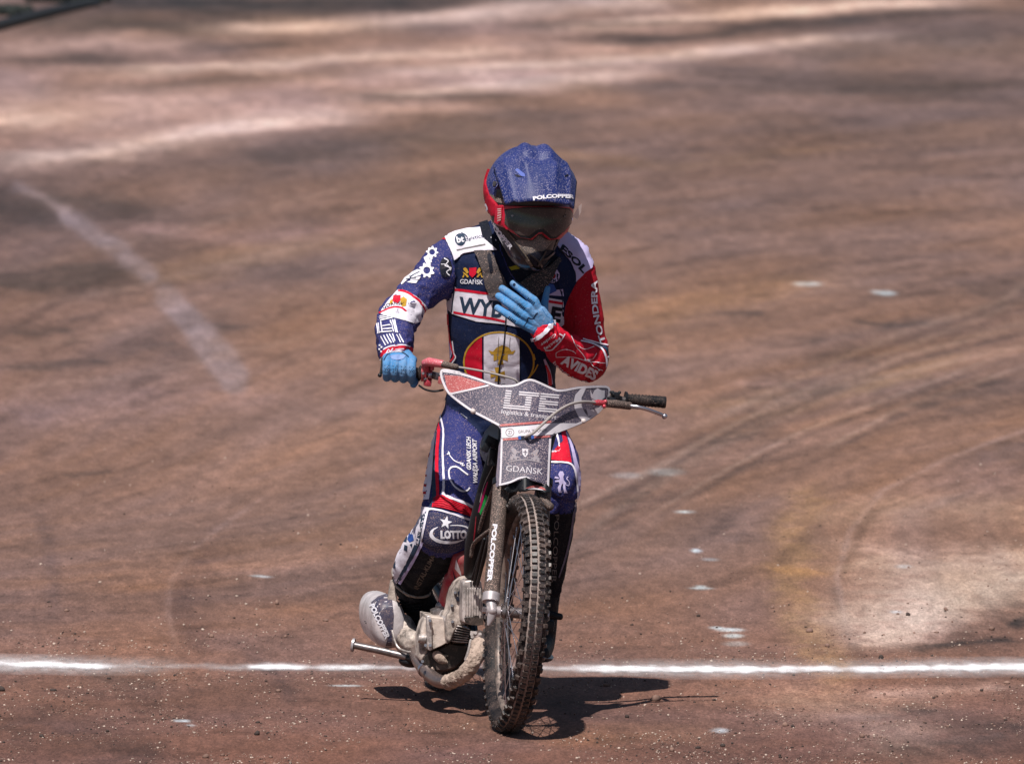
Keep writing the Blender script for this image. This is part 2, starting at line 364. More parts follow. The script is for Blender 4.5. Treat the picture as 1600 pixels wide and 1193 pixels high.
def track_colour(X, Y_):
    """albedo of the packed dirt: washed streaks, damp patches, wheel arcs; X,Y_ = survey px of the point"""
    # warp so that the streaks are ragged
    rag = np.clip(.15+1.5*fbm(X/22, Y_/6, 111, 5), 0, 1.05); rag2 = np.clip(.45+.95*fbm(X/60, Y_/6, 113, 4), 0, 1.05)
    Y_pts_near = lambda pts: pts[0][1] > 500
    wx = X+60*(fbm(X/160, Y_/14, 3)-.5); wy = Y_+16*(fbm(X/110, Y_/12, 5)-.5)*np.clip((900-Y_)/500+.4, .3, 1)
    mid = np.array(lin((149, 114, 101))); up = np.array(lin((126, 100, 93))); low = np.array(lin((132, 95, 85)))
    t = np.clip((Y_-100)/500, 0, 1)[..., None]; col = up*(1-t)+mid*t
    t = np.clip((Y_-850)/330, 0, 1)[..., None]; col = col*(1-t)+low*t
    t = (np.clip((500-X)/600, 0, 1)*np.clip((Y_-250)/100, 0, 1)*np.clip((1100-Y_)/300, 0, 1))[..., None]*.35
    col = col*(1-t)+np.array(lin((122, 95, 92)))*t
    def put(c, pts, wd, k=1., ky=6., hard=2., fade=True, raw=False, taper=0):
        nonlocal col
        d, p = seg_d(X if raw else wx, Y_ if raw else wy, pts, ky)
        m = np.exp(-(d/(wd*ky))**hard)*k
        if fade: m = m*np.clip(np.minimum(p, 1-p)*6+.35, 0, 1)
        m = (m*rag if Y_pts_near(pts) else m*rag2)[..., None]; col = col*(1-m)+np.array(lin(c))*m
    pale = (212, 174, 160); pale2 = (194, 154, 141); dark = (88, 74, 71); dk = (60, 54, 54); och = (156, 119, 96)
    # far bands
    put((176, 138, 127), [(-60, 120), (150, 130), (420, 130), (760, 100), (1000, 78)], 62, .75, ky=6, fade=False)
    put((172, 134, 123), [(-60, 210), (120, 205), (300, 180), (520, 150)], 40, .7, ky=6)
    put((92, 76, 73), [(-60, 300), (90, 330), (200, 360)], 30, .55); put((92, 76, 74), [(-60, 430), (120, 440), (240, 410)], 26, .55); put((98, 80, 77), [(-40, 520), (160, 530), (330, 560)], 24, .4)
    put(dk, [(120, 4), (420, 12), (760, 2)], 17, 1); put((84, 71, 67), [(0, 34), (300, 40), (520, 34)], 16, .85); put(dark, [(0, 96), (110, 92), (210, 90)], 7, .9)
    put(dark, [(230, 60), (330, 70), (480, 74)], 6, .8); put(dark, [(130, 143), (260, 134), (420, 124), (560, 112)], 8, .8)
    put(pale2, [(0, 78), (180, 64), (290, 72)], 11, .8); put(pale, [(340, 46), (520, 40), (700, 26), (830, 14)], 10, .95)
    put(pale2, [(0, 165), (110, 168), (230, 160), (330, 168)], 26, .9); put(pale, [(0, 180), (90, 190)], 18, .7)
    put(pale, [(0, 256), (150, 238), (300, 212), (440, 186), (560, 174)], 11, 1); put(pale2, [(380, 182), (620, 172), (760, 168)], 10, .6)
    put(pale, [(160, 110), (400, 104), (600, 86), (820, 76)], 8, .95); put(pale2, [(430, 124), (620, 118), (760, 112)], 10, .7)
    put(pale, [(580, 152), (760, 136), (900, 126), (1010, 108)], 9, .9); put(pale, [(640, 112), (860, 100), (1100, 84), (1240, 66), (1390, 56)], 8, 1)
    put(pale2, [(800, 78), (980, 70)], 9, .8); put(pale, [(790, 14), (920, 6), (1050, 2)], 9, .8); put(pale, [(860, 44), (1040, 30), (1200, 18), (1360, 6), (1500, 1)], 8, 1)
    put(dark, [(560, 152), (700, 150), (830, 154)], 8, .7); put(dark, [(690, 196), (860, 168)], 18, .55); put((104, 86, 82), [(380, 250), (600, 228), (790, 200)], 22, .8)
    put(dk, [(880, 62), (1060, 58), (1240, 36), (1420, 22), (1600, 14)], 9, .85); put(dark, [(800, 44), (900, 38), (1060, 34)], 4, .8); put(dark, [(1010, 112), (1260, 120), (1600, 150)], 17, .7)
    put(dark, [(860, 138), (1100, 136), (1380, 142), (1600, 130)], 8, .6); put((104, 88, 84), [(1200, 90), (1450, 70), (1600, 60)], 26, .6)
    put((108, 88, 84), [(1150, 190), (1400, 200), (1600, 230)], 26, .5)
    # middle
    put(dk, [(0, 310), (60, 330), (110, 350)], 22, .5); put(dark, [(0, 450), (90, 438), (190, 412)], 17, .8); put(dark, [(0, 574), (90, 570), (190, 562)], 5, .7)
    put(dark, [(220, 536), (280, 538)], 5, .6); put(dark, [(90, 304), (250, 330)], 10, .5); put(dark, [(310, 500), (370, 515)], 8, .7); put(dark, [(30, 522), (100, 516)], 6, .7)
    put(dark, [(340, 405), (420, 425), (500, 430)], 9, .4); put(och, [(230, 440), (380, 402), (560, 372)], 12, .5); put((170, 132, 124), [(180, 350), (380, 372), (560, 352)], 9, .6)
    put((158, 124, 118), [(0, 650), (150, 640), (400, 600)], 24, .5)
    put(och, [(780, 230), (1050, 262), (1340, 226)], 8, .4); put(och, [(920, 520), (1080, 474), (1300, 430)], 14, .45); put(dark, [(1110, 492), (1190, 486)], 5, .7)
    put(dark, [(1320, 505), (1390, 506), (1450, 500)], 4, .9); put(dark, [(1500, 452), (1600, 446)], 20, .6); put(dark, [(1230, 535), (1330, 525), (1460, 492)], 8, .5)
    put(dark, [(1130, 690), (1180, 672)], 8, .6); put(dark, [(1160, 620), (1270, 570), (1330, 540)], 5, .5)
    put(och, [(1080, 640), (1240, 616), (1330, 600), (1480, 560)], 7, .75); put(och, [(1120, 660), (1300, 620), (1530, 545)], 5, .6)
    put((170, 134, 126), [(1150, 600), (1250, 580), (1340, 560)], 5, .6)
    for a in ([(1020, 800), (1140, 730), (1260, 670), (1420, 610), (1600, 540)], [(960, 770), (1100, 690), (1220, 622), (1400, 560), (1600, 510)], [(1290, 700), (1400, 640), (1600, 570)], [(880, 800), (1000, 740), (1150, 660), (1300, 600)]):
        put((178, 144, 130), a, 1.8, .55, ky=2.5, raw=True); put(dark, [(q[0]+6, q[1]+8) for q in a], 2.6, .45, ky=2.5, raw=True)
    for k_ in range(7):          # long sweeping wheel tracks
        a = [(840+40*k_, 900-38*k_), (960+46*k_, 800-34*k_), (1120+48*k_, 700-30*k_), (1330+40*k_, 600-22*k_), (1640, 530-20*k_)]
        put((100, 80, 76) if k_ % 2 else (172, 138, 124), a, 8 if k_ % 2 else 4, .46, ky=2.2, raw=True)
        a = [(-40, 610-30*k_), (180, 590-34*k_), (420, 540-36*k_), (700, 470-36*k_)]
        put((104, 84, 80) if k_ % 2 else (168, 134, 122), a, 4, .25, ky=3, raw=True)
    put(dark, [(1440, 640), (1600, 590)], 18, .5); put(dark, [(1520, 720), (1600, 690)], 14, .5); put((96, 80, 78), [(1200, 800), (1150, 850)], 16, .4)
    # near: ochre wheel track, dusty scuffed fan on the right, arcs
    put(och, [(1262, 790), (1236, 850), (1228, 910), (1246, 970), (1300, 1040)], 34, 1.0, ky=1, hard=3, fade=False); put((190, 140, 100), [(1205, 890), (1285, 888)], 8, .6, ky=4)
    put(pale, [(1380, 975), (1470, 935), (1600, 880)], 22, .85, ky=3); put(pale, [(1450, 890), (1600, 868)], 15, .8, ky=3); put(pale2, [(1330, 980), (1400, 1000), (1500, 960)], 16, .6, ky=3)
    put(pale2, [(1300, 845), (1420, 870), (1520, 850)], 10, .5, ky=3); put((178, 140, 124), [(1180, 1085), (1380, 1110), (1440, 1180)], 26, .6, ky=3); put(pale2, [(1340, 1085), (1600, 1070)], 8, .6, ky=4)
    put(dk, [(1420, 1018), (1480, 1006), (1600, 996)], 5, .8, ky=4); put(dk, [(1565, 968), (1600, 972)], 11, .9, ky=3); put(dk, [(1400, 1102), (1460, 1112)], 8, .6, ky=3)
    put(dark, [(1480, 1170), (1600, 1130)], 22, .6, ky=3); put(dark, [(1550, 942), (1600, 945)], 4, .6, ky=4)
    put((172, 138, 130), [(1600, 672), (1480, 716), (1380, 765), (1328, 830), (1308, 900), (1320, 970)], 3.2, .75, ky=1.6, raw=True, fade=False); put((100, 80, 76), [(1300, 905), (1318, 975), (1340, 1020)], 6, .5, ky=1.5, raw=True)
    put((162, 126, 118), [(1450, 780), (1600, 730)], 40, .5, ky=2)
    put((170, 134, 124), [(420, 770), (345, 822), (300, 858), (268, 905), (262, 950), (274, 1010)], 3, .6, ky=1.6, raw=True); put((98, 76, 74), [(345, 850), (295, 890), (282, 950), (320, 1010)], 17, .5, ky=1.6, raw=True)
    put((104, 84, 82), [(60, 800), (80, 860), (85, 960)], 14, .45, ky=1, raw=True); put((96, 76, 74), [(380, 1010), (440, 1060), (455, 1100)], 14, .5, ky=1, raw=True)
    put((92, 72, 70), [(0, 1130), (120, 1150), (260, 1193)], 34, .6, ky=2); put(dark, [(150, 1050), (240, 1075)], 9, .5, ky=4); put(dark, [(100, 745), (180, 735)], 6, .5, ky=4)
    put((160, 120, 100), [(700, 1120), (860, 1150), (1160, 1140)], 18, .35, ky=4)
    put((206, 172, 154), [(1340, 960), (1440, 930), (1540, 900), (1600, 885)], 30, .55, ky=2.5, fade=False)
    put((196, 160, 142), [(1330, 870), (1450, 900), (1600, 935)], 26, .6, ky=3)
    put((214, 180, 163), [(1390, 990), (1480, 940), (1600, 905)], 14, .8, ky=4, fade=False); put((205, 168, 150), [(1350, 1010), (1420, 985)], 9, .6, ky=5); put((190, 152, 134), [(1340, 800), (1480, 790), (1600, 800)], 24, .45, ky=3, fade=False)
    # the old broad painted stripe running away to the left
    s = (160, 134, 131)
    X2 = X+12*(fbm(X/38, Y_/26, 9, 3)-.5)
    for a, wd in (([(28, 292), (70, 310), (105, 335)], 6), ([(105, 335), (150, 368), (190, 392)], 12), ([(200, 405), (232, 428)], 12), ([(258, 462), (300, 505)], 17), ([(318, 525), (350, 565), (366, 590)], 22)):
        d, p = seg_d(X2, Y_, a, 1.0); m = (1/(1+np.exp((d-wd*1.1)/2.5))*.62*(.6+.8*fbm(X/40, Y_/14, 19, 3)))[..., None]; col = col*(1-m)+np.array(lin(s))*m
    # chalk scraps
    for (x, y, a, b, k) in ((1385, 457, 15, 3.2, 1), (1368, 455, 8, 2.5, .5), (1262, 443, 22, 3, .6), (1140, 984, 22, 3, .8), (1146, 993, 15, 3, .9), (1120, 981, 12, 2, .8), (408, 898, 16, 2, .8), (1070, 799, 16, 2, .7), (1088, 860, 8, 2.5, .9), (1095, 918, 18, 2, .8), (1110, 873, 14, 2, .4),
                            (284, 1125, 14, 2, .9), (298, 1132, 7, 2, .5), (1125, 1140, 14, 4, .6), (1412, 884, 12, 3, .4), (1040, 737, 28, 6, .3), (980, 742, 24, 5, .25), (540, 1070, 24, 1.6, .9), (1095, 915, 10, 1.5, .8), (1400, 955, 10, 2, .5), (1150, 1005, 20, 4, .3)):
        m = np.exp(-(((X-x)/a)**2+((Y_-y)/b)**2)**2)*k*(.5+.7*fbm(X/7, Y_/2.5, 21)); m = np.clip(m, 0, 1)[..., None]; col = col*(1-m)+np.array(lin((228, 220, 216)))*m
    # broken-up tone everywhere
    far = np.clip((700-Y_)/500, 0, 1)
    skew = Y_+.32*(X-800)*np.clip((Y_-120)/600, 0, 1)*np.clip((1000-Y_)/200, 0, 1)
    n = (fbm(X/95, skew/13, 31, 5)-.5)*.72*(.5+.5*far)+(fbm(X/420, skew/45, 41, 3)-.5)*.6+(fbm(X/13, Y_/5.5, 51, 4)-.5)*.6
    blot = np.clip(fbm(X/75, skew/11, 57, 4)-.62, 0, 1)*2.0*np.clip((Y_-60)/200, 0, 1); n = n-blot*.85
    n2 = (fbm(X/230, skew/40, 61, 4)-.5)*2
    mean = np.array(lin((140, 107, 97))); col = mean*(col/mean)**np.array([1.13, 1.19, 1.23])
    lum = col.mean(-1, keepdims=True); col = lum+(col-lum)*1.07
    col = col*np.exp(n*1.0)[..., None]
    col = col*np.stack([1+.12*n2, 1+.01*n2, 1-.20*n2], -1)*np.array([.965, 1.0, .99])
    return np.clip(col, .01, .9)
def grid_mesh(name, XS, YS, hfun=None):
    X, Yp = np.meshgrid(XS, YS)
    dirx = (X-800); dz = -math.sin(PITCH)*F+math.cos(PITCH)*(596.5-Yp); dy = math.cos(PITCH)*F+math.sin(PITCH)*(596.5-Yp)
    t = -CAM.z/dz; co = np.stack([t*dirx, CAM.y+t*dy, np.zeros_like(t)], -1)
    if hfun is not None: co[..., 2] = hfun(co[..., 0], co[..., 1])
    ny, nx = X.shape; idx = np.arange(nx*ny).reshape(ny, nx)
    f = np.stack([idx[:-1, :-1], idx[1:, :-1], idx[1:, 1:], idx[:-1, 1:]], -1).reshape(-1, 4)
    me = bpy.data.meshes.new(name); me.vertices.add(nx*ny); me.vertices.foreach_set('co', co.reshape(-1))
    me.loops.add(f.size); me.loops.foreach_set('vertex_index', f.reshape(-1)); me.polygons.add(len(f))
    me.polygons.foreach_set('loop_start', np.arange(0, f.size, 4)); me.update(calc_edges=True)
    return me, X, Yp
def height(x, y):
    near = np.clip((8-y)/8, 0, 1)
    z = .010*(fbm(x*1.1, y*.9, 71, 3)-.5)+.0045*(fbm(x*9, y*7, 73, 3)-.5)*near
    r = np.hypot(x+.02, (y)*.5); z = z*np.clip(r/.9, 0.06, 1) - .001
    xr = x+.0187+y*.158; return z+.009*np.exp(-((np.abs(xr)-.058)/.020)**2)*np.exp(-(np.clip(-y, 0, 9)/.10)**2)*np.exp(-(np.clip(y, 0, 9)/1.2)**2)-.004*np.exp(-(xr/.035)**2)*np.exp(-(np.clip(-y, 0, 9)/.05)**2)*(y > .04)
XS = np.arange(-420, 2021, 5.0)
YS = np.concatenate([np.arange(-110, 640, 3.0), np.arange(640, 1330, 2.0)])
me, GX, GY = grid_mesh('dirt_track', XS, YS, height)
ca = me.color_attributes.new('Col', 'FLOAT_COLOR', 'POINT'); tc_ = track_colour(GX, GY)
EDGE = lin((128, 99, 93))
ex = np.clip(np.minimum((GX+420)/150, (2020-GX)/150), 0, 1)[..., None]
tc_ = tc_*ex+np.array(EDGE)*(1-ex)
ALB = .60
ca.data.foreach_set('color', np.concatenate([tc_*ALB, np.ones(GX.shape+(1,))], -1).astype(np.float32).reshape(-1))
def dirt_material(name, attr=True):
    m = bpy.data.materials.new(name); m.use_nodes = True; n = m.node_tree.nodes; L = m.node_tree.links.new; b = n['Principled BSDF']
    b.inputs['Roughness'].default_value = .9; b.inputs['Specular IOR Level'].default_value = .25
    tc = n.new('ShaderNodeTexCoord')
    if attr: a = n.new('ShaderNodeAttribute'); a.attribute_name = 'Col'; src = a.outputs['Color']
    else: a = n.new('ShaderNodeRGB'); a.outputs[0].default_value = tuple(v*ALB for v in EDGE)+(1,); src = a.outputs[0]
    mp = n.new('ShaderNodeMapping'); mp.inputs['Scale'].default_value = (1, .24, 1); L(tc.outputs['Object'], mp.inputs['Vector'])
    cur = src
    for s_, lo, hi, a0, a1, det in ((7, .3, .7, .88, 1.11, 8), (30, .3, .7, .86, 1.14, 6), (95, .34, .66, .74, 1.27, 5), (240, .3, .70, .78, 1.25, 2)):
        t = n.new('ShaderNodeTexNoise'); t.inputs['Scale'].default_value = s_; t.inputs['Detail'].default_value = det; t.inputs['Roughness'].default_value = .62; L(mp.outputs[0], t.inputs['Vector'])
        r = n.new('ShaderNodeMapRange'); L(t.outputs['Fac'], r.inputs[0]); r.inputs[1].default_value = lo; r.inputs[2].default_value = hi; r.inputs[3].default_value = a0; r.inputs[4].default_value = a1
        x = n.new('ShaderNodeVectorMath'); x.operation = 'SCALE'; L(cur, x.inputs[0]); L(r.outputs[0], x.inputs['Scale']); cur = x.outputs[0]
    L(cur, b.inputs['Base Color'])
    t = n.new('ShaderNodeTexNoise'); t.inputs['Scale'].default_value = 60; t.inputs['Detail'].default_value = 6; t.inputs['Roughness'].default_value = .7; L(mp.outputs[0], t.inputs['Vector'])
    bp = n.new('ShaderNodeBump'); bp.inputs['Strength'].default_value = .6; bp.inputs['Distance'].default_value = .012; L(t.outputs['Fac'], bp.inputs['Height']); L(bp.outputs[0], b.inputs['Normal'])
    return m
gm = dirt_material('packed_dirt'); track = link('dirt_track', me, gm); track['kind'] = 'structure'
# the rest of the ground out to the horizon, a little below the surveyed sheet
g = MB(); g.add([(-1500, -400, -.03), (1500, -400, -.03), (1500, 2600, -.03), (-1500, 2600, -.03)], [(0, 1, 2, 3)])
gr = g.build('ground', [dirt_material('far_dirt', False)]); gr['kind'] = 'structure'
# chalk start line: a powder line on the dirt, worn through where wheels crossed it
LX = np.arange(-400, 2000, 3.0); LV = np.linspace(-1, 1, 21)
def line_y(x): return np.interp(x, [-400, 0, 180, 420, 700, 900, 1100, 1600, 2000], [1030, 1037.5, 1040, 1041.5, 1043, 1046, 1046.5, 1043.5, 1040])
lx, lv = np.meshgrid(LX, LV); lpy = line_y(lx)+lv*17
me, _, _ = grid_mesh('chalk_line', LX, LV)      # replaced just below by the true positions
t = -CAM.z/(-math.sin(PITCH)*F+math.cos(PITCH)*(596.5-lpy)); co = np.stack([t*(lx-800), CAM.y+t*(math.cos(PITCH)*F+math.sin(PITCH)*(596.5-lpy)), t*0], -1)
co[..., 2] = height(co[..., 0], co[..., 1])+.004
me.vertices.foreach_set('co', co.reshape(-1)); me.update()
strong = np.interp(lx, [-400, 0, 150, 185, 300, 385, 395, 470, 490, 520, 560, 620, 860, 900, 960, 1280, 1320, 1360, 2000], [1, 1, .95, .30, .16, .25, .95, .95, .35, .8, .85, .35, .35, .5, 1, .95, .6, 1, 1])
half = np.interp(lx, [-400, 180, 200, 390, 480, 600, 860, 940, 1250, 1290, 1600, 2000], [5.5, 4, 2.5, 4.5, 4, 3, 3, 5, 4.6, 4, 5.5, 6])
dd = np.abs(lv*17+4.5*(fbm(lx/60, lv*0, 81, 4)-.5)); half = half*(.45+.85*fbm(lx/22, lv*0+3, 87, 4))
al = 1/(1+np.exp((dd-half)/1.1))*strong
spray = np.exp(-(dd/11)**2)*np.interp(lx, [-100, 60, 260, 300, 900, 1000, 1150, 1250, 1400, 1600], [.5, .45, .1, .0, .1, .3, .35, .12, .32, .45])*(.3+1.1*fbm(lx/14, lpy/3, 83))
al = np.clip(np.maximum(al*(.35+1.1*fbm(lx/16, lpy/2.2, 85, 4)), spray), 0, 1)
al[0, :] = 0; al[-1, :] = 0
ca = me.color_attributes.new('Col', 'FLOAT_COLOR', 'POINT'); ca.data.foreach_set('color', np.repeat(al[..., None], 4, -1).astype(np.float32).reshape(-1))
m = bpy.data.materials.new('chalk_powder'); m.use_nodes = True; n = m.node_tree.nodes; L = m.node_tree.links.new; b = n['Principled BSDF']
b.inputs['Base Color'].default_value = (.86, .84, .86, 1); b.inputs['Roughness'].default_value = .95
a = n.new('ShaderNodeAttribute'); a.attribute_name = 'Col'; tx = n.new('ShaderNodeTexNoise'); tx.inputs['Scale'].default_value = 220; tc = n.new('ShaderNodeTexCoord'); L(tc.outputs['Object'], tx.inputs['Vector'])
r = n.new('ShaderNodeMapRange'); L(tx.outputs['Fac'], r.inputs[0]); r.inputs[1].default_value = .3; r.inputs[2].default_value = .7; r.inputs[3].default_value = -.35; r.inputs[4].default_value = .35
ad = n.new('ShaderNodeMath'); L(a.outputs['Fac'], ad.inputs[0])
# grain only where there is some chalk
mu = n.new('ShaderNodeMath'); mu.operation = 'MULTIPLY'; L(a.outputs['Fac'], mu.inputs[0]); L(r.outputs[0], mu.inputs[1]); L(mu.outputs[0], ad.inputs[1])
ad.use_clamp = True; L(ad.outputs[0], b.inputs['Alpha'])
cl = link('chalk_line', me, m); cl['kind'] = 'structure'

# loose grit and clods: nobody could count them
def pebbles(name, n, box, rmin, rmax, mats, seed, bias=None):
    rs = np.random.RandomState(seed); base = MB(); base.ball((0, 0, 0), 1, seg=5, rings=4); bv = np.array(base.v); bf = base.f
    V = []; Fc = []; mi = []; off = 0; k = 0
    while k < n:
        px = rs.uniform(box[0], box[2]); py = box[1]+(box[3]-box[1])*rs.uniform()**.75
        if bias is not None and rs.uniform() > bias(px, py): continue
        p = G(px, py); r_ = rmin*(rmax/rmin)**(rs.uniform()**2.2)
        if math.hypot(p.x+.02, p.y) < .05: continue
        s = r_*rs.uniform(.6, 1.3, 3)*np.array([1, 1, .75]); a = rs.uniform(0, 6.28); q = bv*s*(1+.25*rs.uniform(-1, 1, (len(bv), 1)))
        q = np.stack([q[:, 0]*math.cos(a)-q[:, 1]*math.sin(a), q[:, 0]*math.sin(a)+q[:, 1]*math.cos(a), q[:, 2]], 1)
        z = float(height(np.array(p.x), np.array(p.y)))
        V.append(q+np.array([p.x, p.y, z+s[2]*.45])); Fc += [tuple(i+off for i in f) for f in bf]; mi += [rs.choice(len(mats), p=[.42, .33, .25])]*len(bf); off += len(bv); k += 1
    me = bpy.data.meshes.new(name); me.from_pydata(np.concatenate(V).tolist(), [], Fc); me.polygons.foreach_set('material_index', mi); me.update()
    o = link(name, me, mats); o['kind'] = 'stuff'; return o
pm = [mat('clod_brown', (.20, .125, .10), .9, vary=.3), mat('grit_pale', (.46, .36, .30), .9, vary=.3), mat('clod_dark', (.055, .042, .038), .9, vary=.3)]
def bias(px, py): return max(0, min(1, (fbm(np.array(px/85), np.array(py/18), 91, 4)-.36)*3.2))*(1 if py > 930 else .6)
o = pebbles('grit', 14000, (-60, 985, 1660, 1215), .0008, .0044, pm, 1, bias); o['label'] = 'fine pale grit and crumbs scattered over the dirt near the chalk line'; o['category'] = 'grit'
o = pebbles('dirt_crumbs', 1500, (-60, 640, 1660, 1040), .0012, .006, pm, 2, bias); o['label'] = 'sparse dirt crumbs on the track beyond the chalk line'; o['category'] = 'dirt crumbs'

o = pebbles('clods', 160, (-60, 900, 1660, 1215), .004, .013, [pm[0], pm[2], pm[0]], 5, bias); o['label'] = 'a few larger brown clods lying in the near dirt'; o['category'] = 'clods'

# far top left: the dark rubber edging of the infield lying on the ground
t_ = root('edging_hose', G(60, 36), 'dark blurred edging strip on the ground in the far top left corner', 'edging')
mb = MB(); mb.tube(smooth_pts([G(-120, 78)+Vector((0, 0, .06)), G(0, 46)+Vector((0, 0, .06)), G(60, 30)+Vector((0, 0, .06)), G(125, 14)+Vector((0, 0, .05)), G(150, 9)+Vector((0, 0, .02))]), .10, 12)
mb.build('rubber_tube', mat('far_rubber', (.02, .02, .022), .6), t_)
for i, (px, py, s, hh) in enumerate(((85, 3, .42, .35), (140, 4, .36, .26), (10, 24, .3, .25))):
    mb = MB(); c = G(px, py)
    for k in range(40):
        q = c+Vector((random.gauss(0, s*.5), random.gauss(0, s*1.5), 0)); mb.ball(q+Vector((0, 0, hh*.2)), (random.uniform(.06, .15), random.uniform(.1, .2), random.uniform(.08, hh*.6)), seg=7, rings=5)
    o = mb.build('turf_clump', mat('far_turf', (.022, .026, .024), .9)); o['kind'] = 'stuff'; o['category'] = 'turf'
    o['label'] = ('dark turf behind the edging strip at the top of the frame', 'dark turf just right of the end of the edging strip', 'dark turf at the left edge beside the edging strip')[i]

# ---------------------------------------------------------------- the rider
person = root('person', G(775, 1085), 'speedway rider in navy and red leathers on the motorcycle, left hand on the chest', 'person')
def sec(l, r, py, Y, hd):
    a, b = P(l, py, Y), P(r, py, Y); hw = (b.x-a.x)/2; return (a+b)/2, hw, hd/hw
def T3(mb, rows, ref=(1, 0, 0), seg=28):
    s = [sec(*q) for q in rows]; return mb.tube([q[0] for q in s], [q[1] for q in s], seg, asp=[q[2] for q in s], ref=ref)
def limb(mb, rows, seg=20, n=4):
    """rows: px,py,Y,r"""
    q = smooth_pts([P(a, b, c) for a, b, c, d in rows], n); rr = smooth_pts([(d, 0, 0) for a, b, c, d in rows], n)
    return mb.tube(q, [max(.004, v.x) for v in rr], seg)
body = MB()
T3(body, [(772, 850, 350, .80, .055), (748, 868, 365, .80, .075), (712, 900, 384, .80, .100), (700, 914, 410, .80, .118), (697, 906, 440, .81, .126), (696, 898, 480, .82, .128),
          (699, 884, 520, .83, .125), (703, 870, 560, .85, .120), (702, 868, 590, .87, .120), (696, 868, 620, .89, .128), (692, 864, 650, .91, .135), (700, 858, 678, .93, .13)])
LARM = [(730, 400, .80, .058), (708, 406, .80, .070), (680, 434, .78, .070), (650, 462, .75, .058), (628, 488, .71, .060), (617, 512, .63, .058), (617, 534, .56, .053), (617, 549, .50, .045)]
RARM = [(872, 400, .80, .056), (895, 424, .80, .066), (908, 470, .79, .060), (914, 515, .78, .060), (917, 560, .77, .068)]
RFORE = [(917, 562, .77, .068), (893, 552, .70, .058), (868, 535, .62, .048), (850, 519, .57, .042)]
LLEG = [(742, 642, .93, .088), (724, 690, .85, .090), (710, 745, .75, .086), (701, 795, .66, .080), (697, 824, .63, .080)]
LSHIN = [(697, 828, .64, .080), (676, 856, .74, .082), (654, 886, .84, .074), (645, 914, .92, .055)]
RLEG = [(812, 645, .93, .085), (840, 680, .82, .083), (864, 718, .70, .076), (872, 755, .62, .066)]
RSHIN = [(872, 757, .62, .066), (866, 800, .66, .064), (862, 848, .71, .058), (857, 900, .76, .046), (852, 935, .79, .040)]
for q in (LARM, RARM, RFORE, LLEG, LSHIN, RLEG, RSHIN): limb(body, q)
for q in ([(790, 364, .80), (755, 376, .80), (716, 392, .80)], [(835, 370, .80), (862, 378, .80), (892, 404, .80)]): body.tube([P(*a) for a in q], [.045, .052, .058], 20)
body.ball(P(690, 828, .60), (.062, .05, .07))                      # left knee cup
bme = remesh(body, .0055, 5)
# cloth folds: ridges across each limb, strongest where it bends
BONES = [('torso', [(790, 365, .8), (800, 480, .82), (785, 660, .92)]), ('larm', [q[:3] for q in LARM[:5]]), ('lfore', [q[:3] for q in LARM[4:]]), ('rarm', [q[:3] for q in RARM]), ('rfore', [q[:3] for q in RFORE]),
         ('lthigh', [q[:3] for q in LLEG]), ('lshin', [q[:3] for q in LSHIN]), ('rthigh', [q[:3] for q in RLEG]), ('rshin', [q[:3] for q in RSHIN])]
rad = dict(torso=.155, larm=.06, lfore=.055, rarm=.06, rfore=.055, lthigh=.088, lshin=.075, rthigh=.08, rshin=.055)
nv = len(bme.vertices); V = np.empty(nv*3); bme.vertices.foreach_get('co', V); V = V.reshape(-1, 3)
N = np.empty(nv*3); bme.vertices.foreach_get('normal', N); N = N.reshape(-1, 3)
best = np.full(nv, 1e9); bone = np.zeros(nv, int); S_ = np.zeros(nv); TH = np.zeros(nv); DJ = np.zeros(nv)
for bi, (nm, pts) in enumerate(BONES):
    q = [np.array(P(*p)) for p in pts]; acc = 0; tot = sum(np.linalg.norm(q[i+1]-q[i]) for i in range(len(q)-1))
    for i in range(len(q)-1):
        a = q[i]; d = q[i+1]-a; L_ = np.linalg.norm(d); d = d/L_; t = np.clip((V-a)@d, 0, L_); c = a+t[:, None]*d
        rel = V-c; dist = np.linalg.norm(rel, axis=1)/rad[nm]
        u = np.cross(d, [0, 1, .3]); u /= np.linalg.norm(u); w2 = np.cross(d, u)
        k = dist < best
        best[k] = dist[k]; bone[k] = bi; S_[k] = (acc+t)[k]; TH[k] = np.arctan2(rel@w2, rel@u)[k]; DJ[k] = np.minimum(acc+t, tot-acc-t)[k]; acc += L_
cx, sx = np.cos(TH), np.sin(TH)
warp = fbm(S_*9+bone*7, cx*1.3+5, 11, 3)
def ridge(x): return 1-np.abs(2*x-1)*1.6
f1 = ridge(vnoise(S_*34+warp*5+cx*1.6, sx*1.1+bone*3+9, 12)); f2 = ridge(vnoise(S_*70+warp*7+cx*2.2, sx*2+bone*3+9, 13))
amp = 1.95*np.array([.0024, .0042, .0046, .0034, .0040, .0036, .0028, .0035, .0030])[bone]*np.clip(1.25-DJ/.16, .35, 1.25)
kneepad = np.exp(-(np.linalg.norm(V-np.array(P(690, 822, .58)), axis=1)/.085)**4); amp = amp*(1-.9*kneepad)
for q in ((898, 398, .74), (735, 384, .74)): amp = amp*(1-.88*np.exp(-(np.linalg.norm(V-np.array(P(*q)), axis=1)/.095)**4))
V = V+N*((f1-.35)*amp+(f2-.4)*amp*.45+(fbm(S_*6+bone, cx*2+sx*3, 15, 3)-.5)*.006)[:, None]
bme.vertices.foreach_set('co', V.reshape(-1)); bme.update()
bm = bmesh.new(); bm.from_mesh(bme); bmesh.ops.smooth_vert(bm, verts=bm.verts[:], factor=.4, use_axis_x=True, use_axis_y=True, use_axis_z=True); bm.to_mesh(bme); bm.free()
bme.vertices.foreach_get('co', V.reshape(-1)); V = V.reshape(-1, 3)
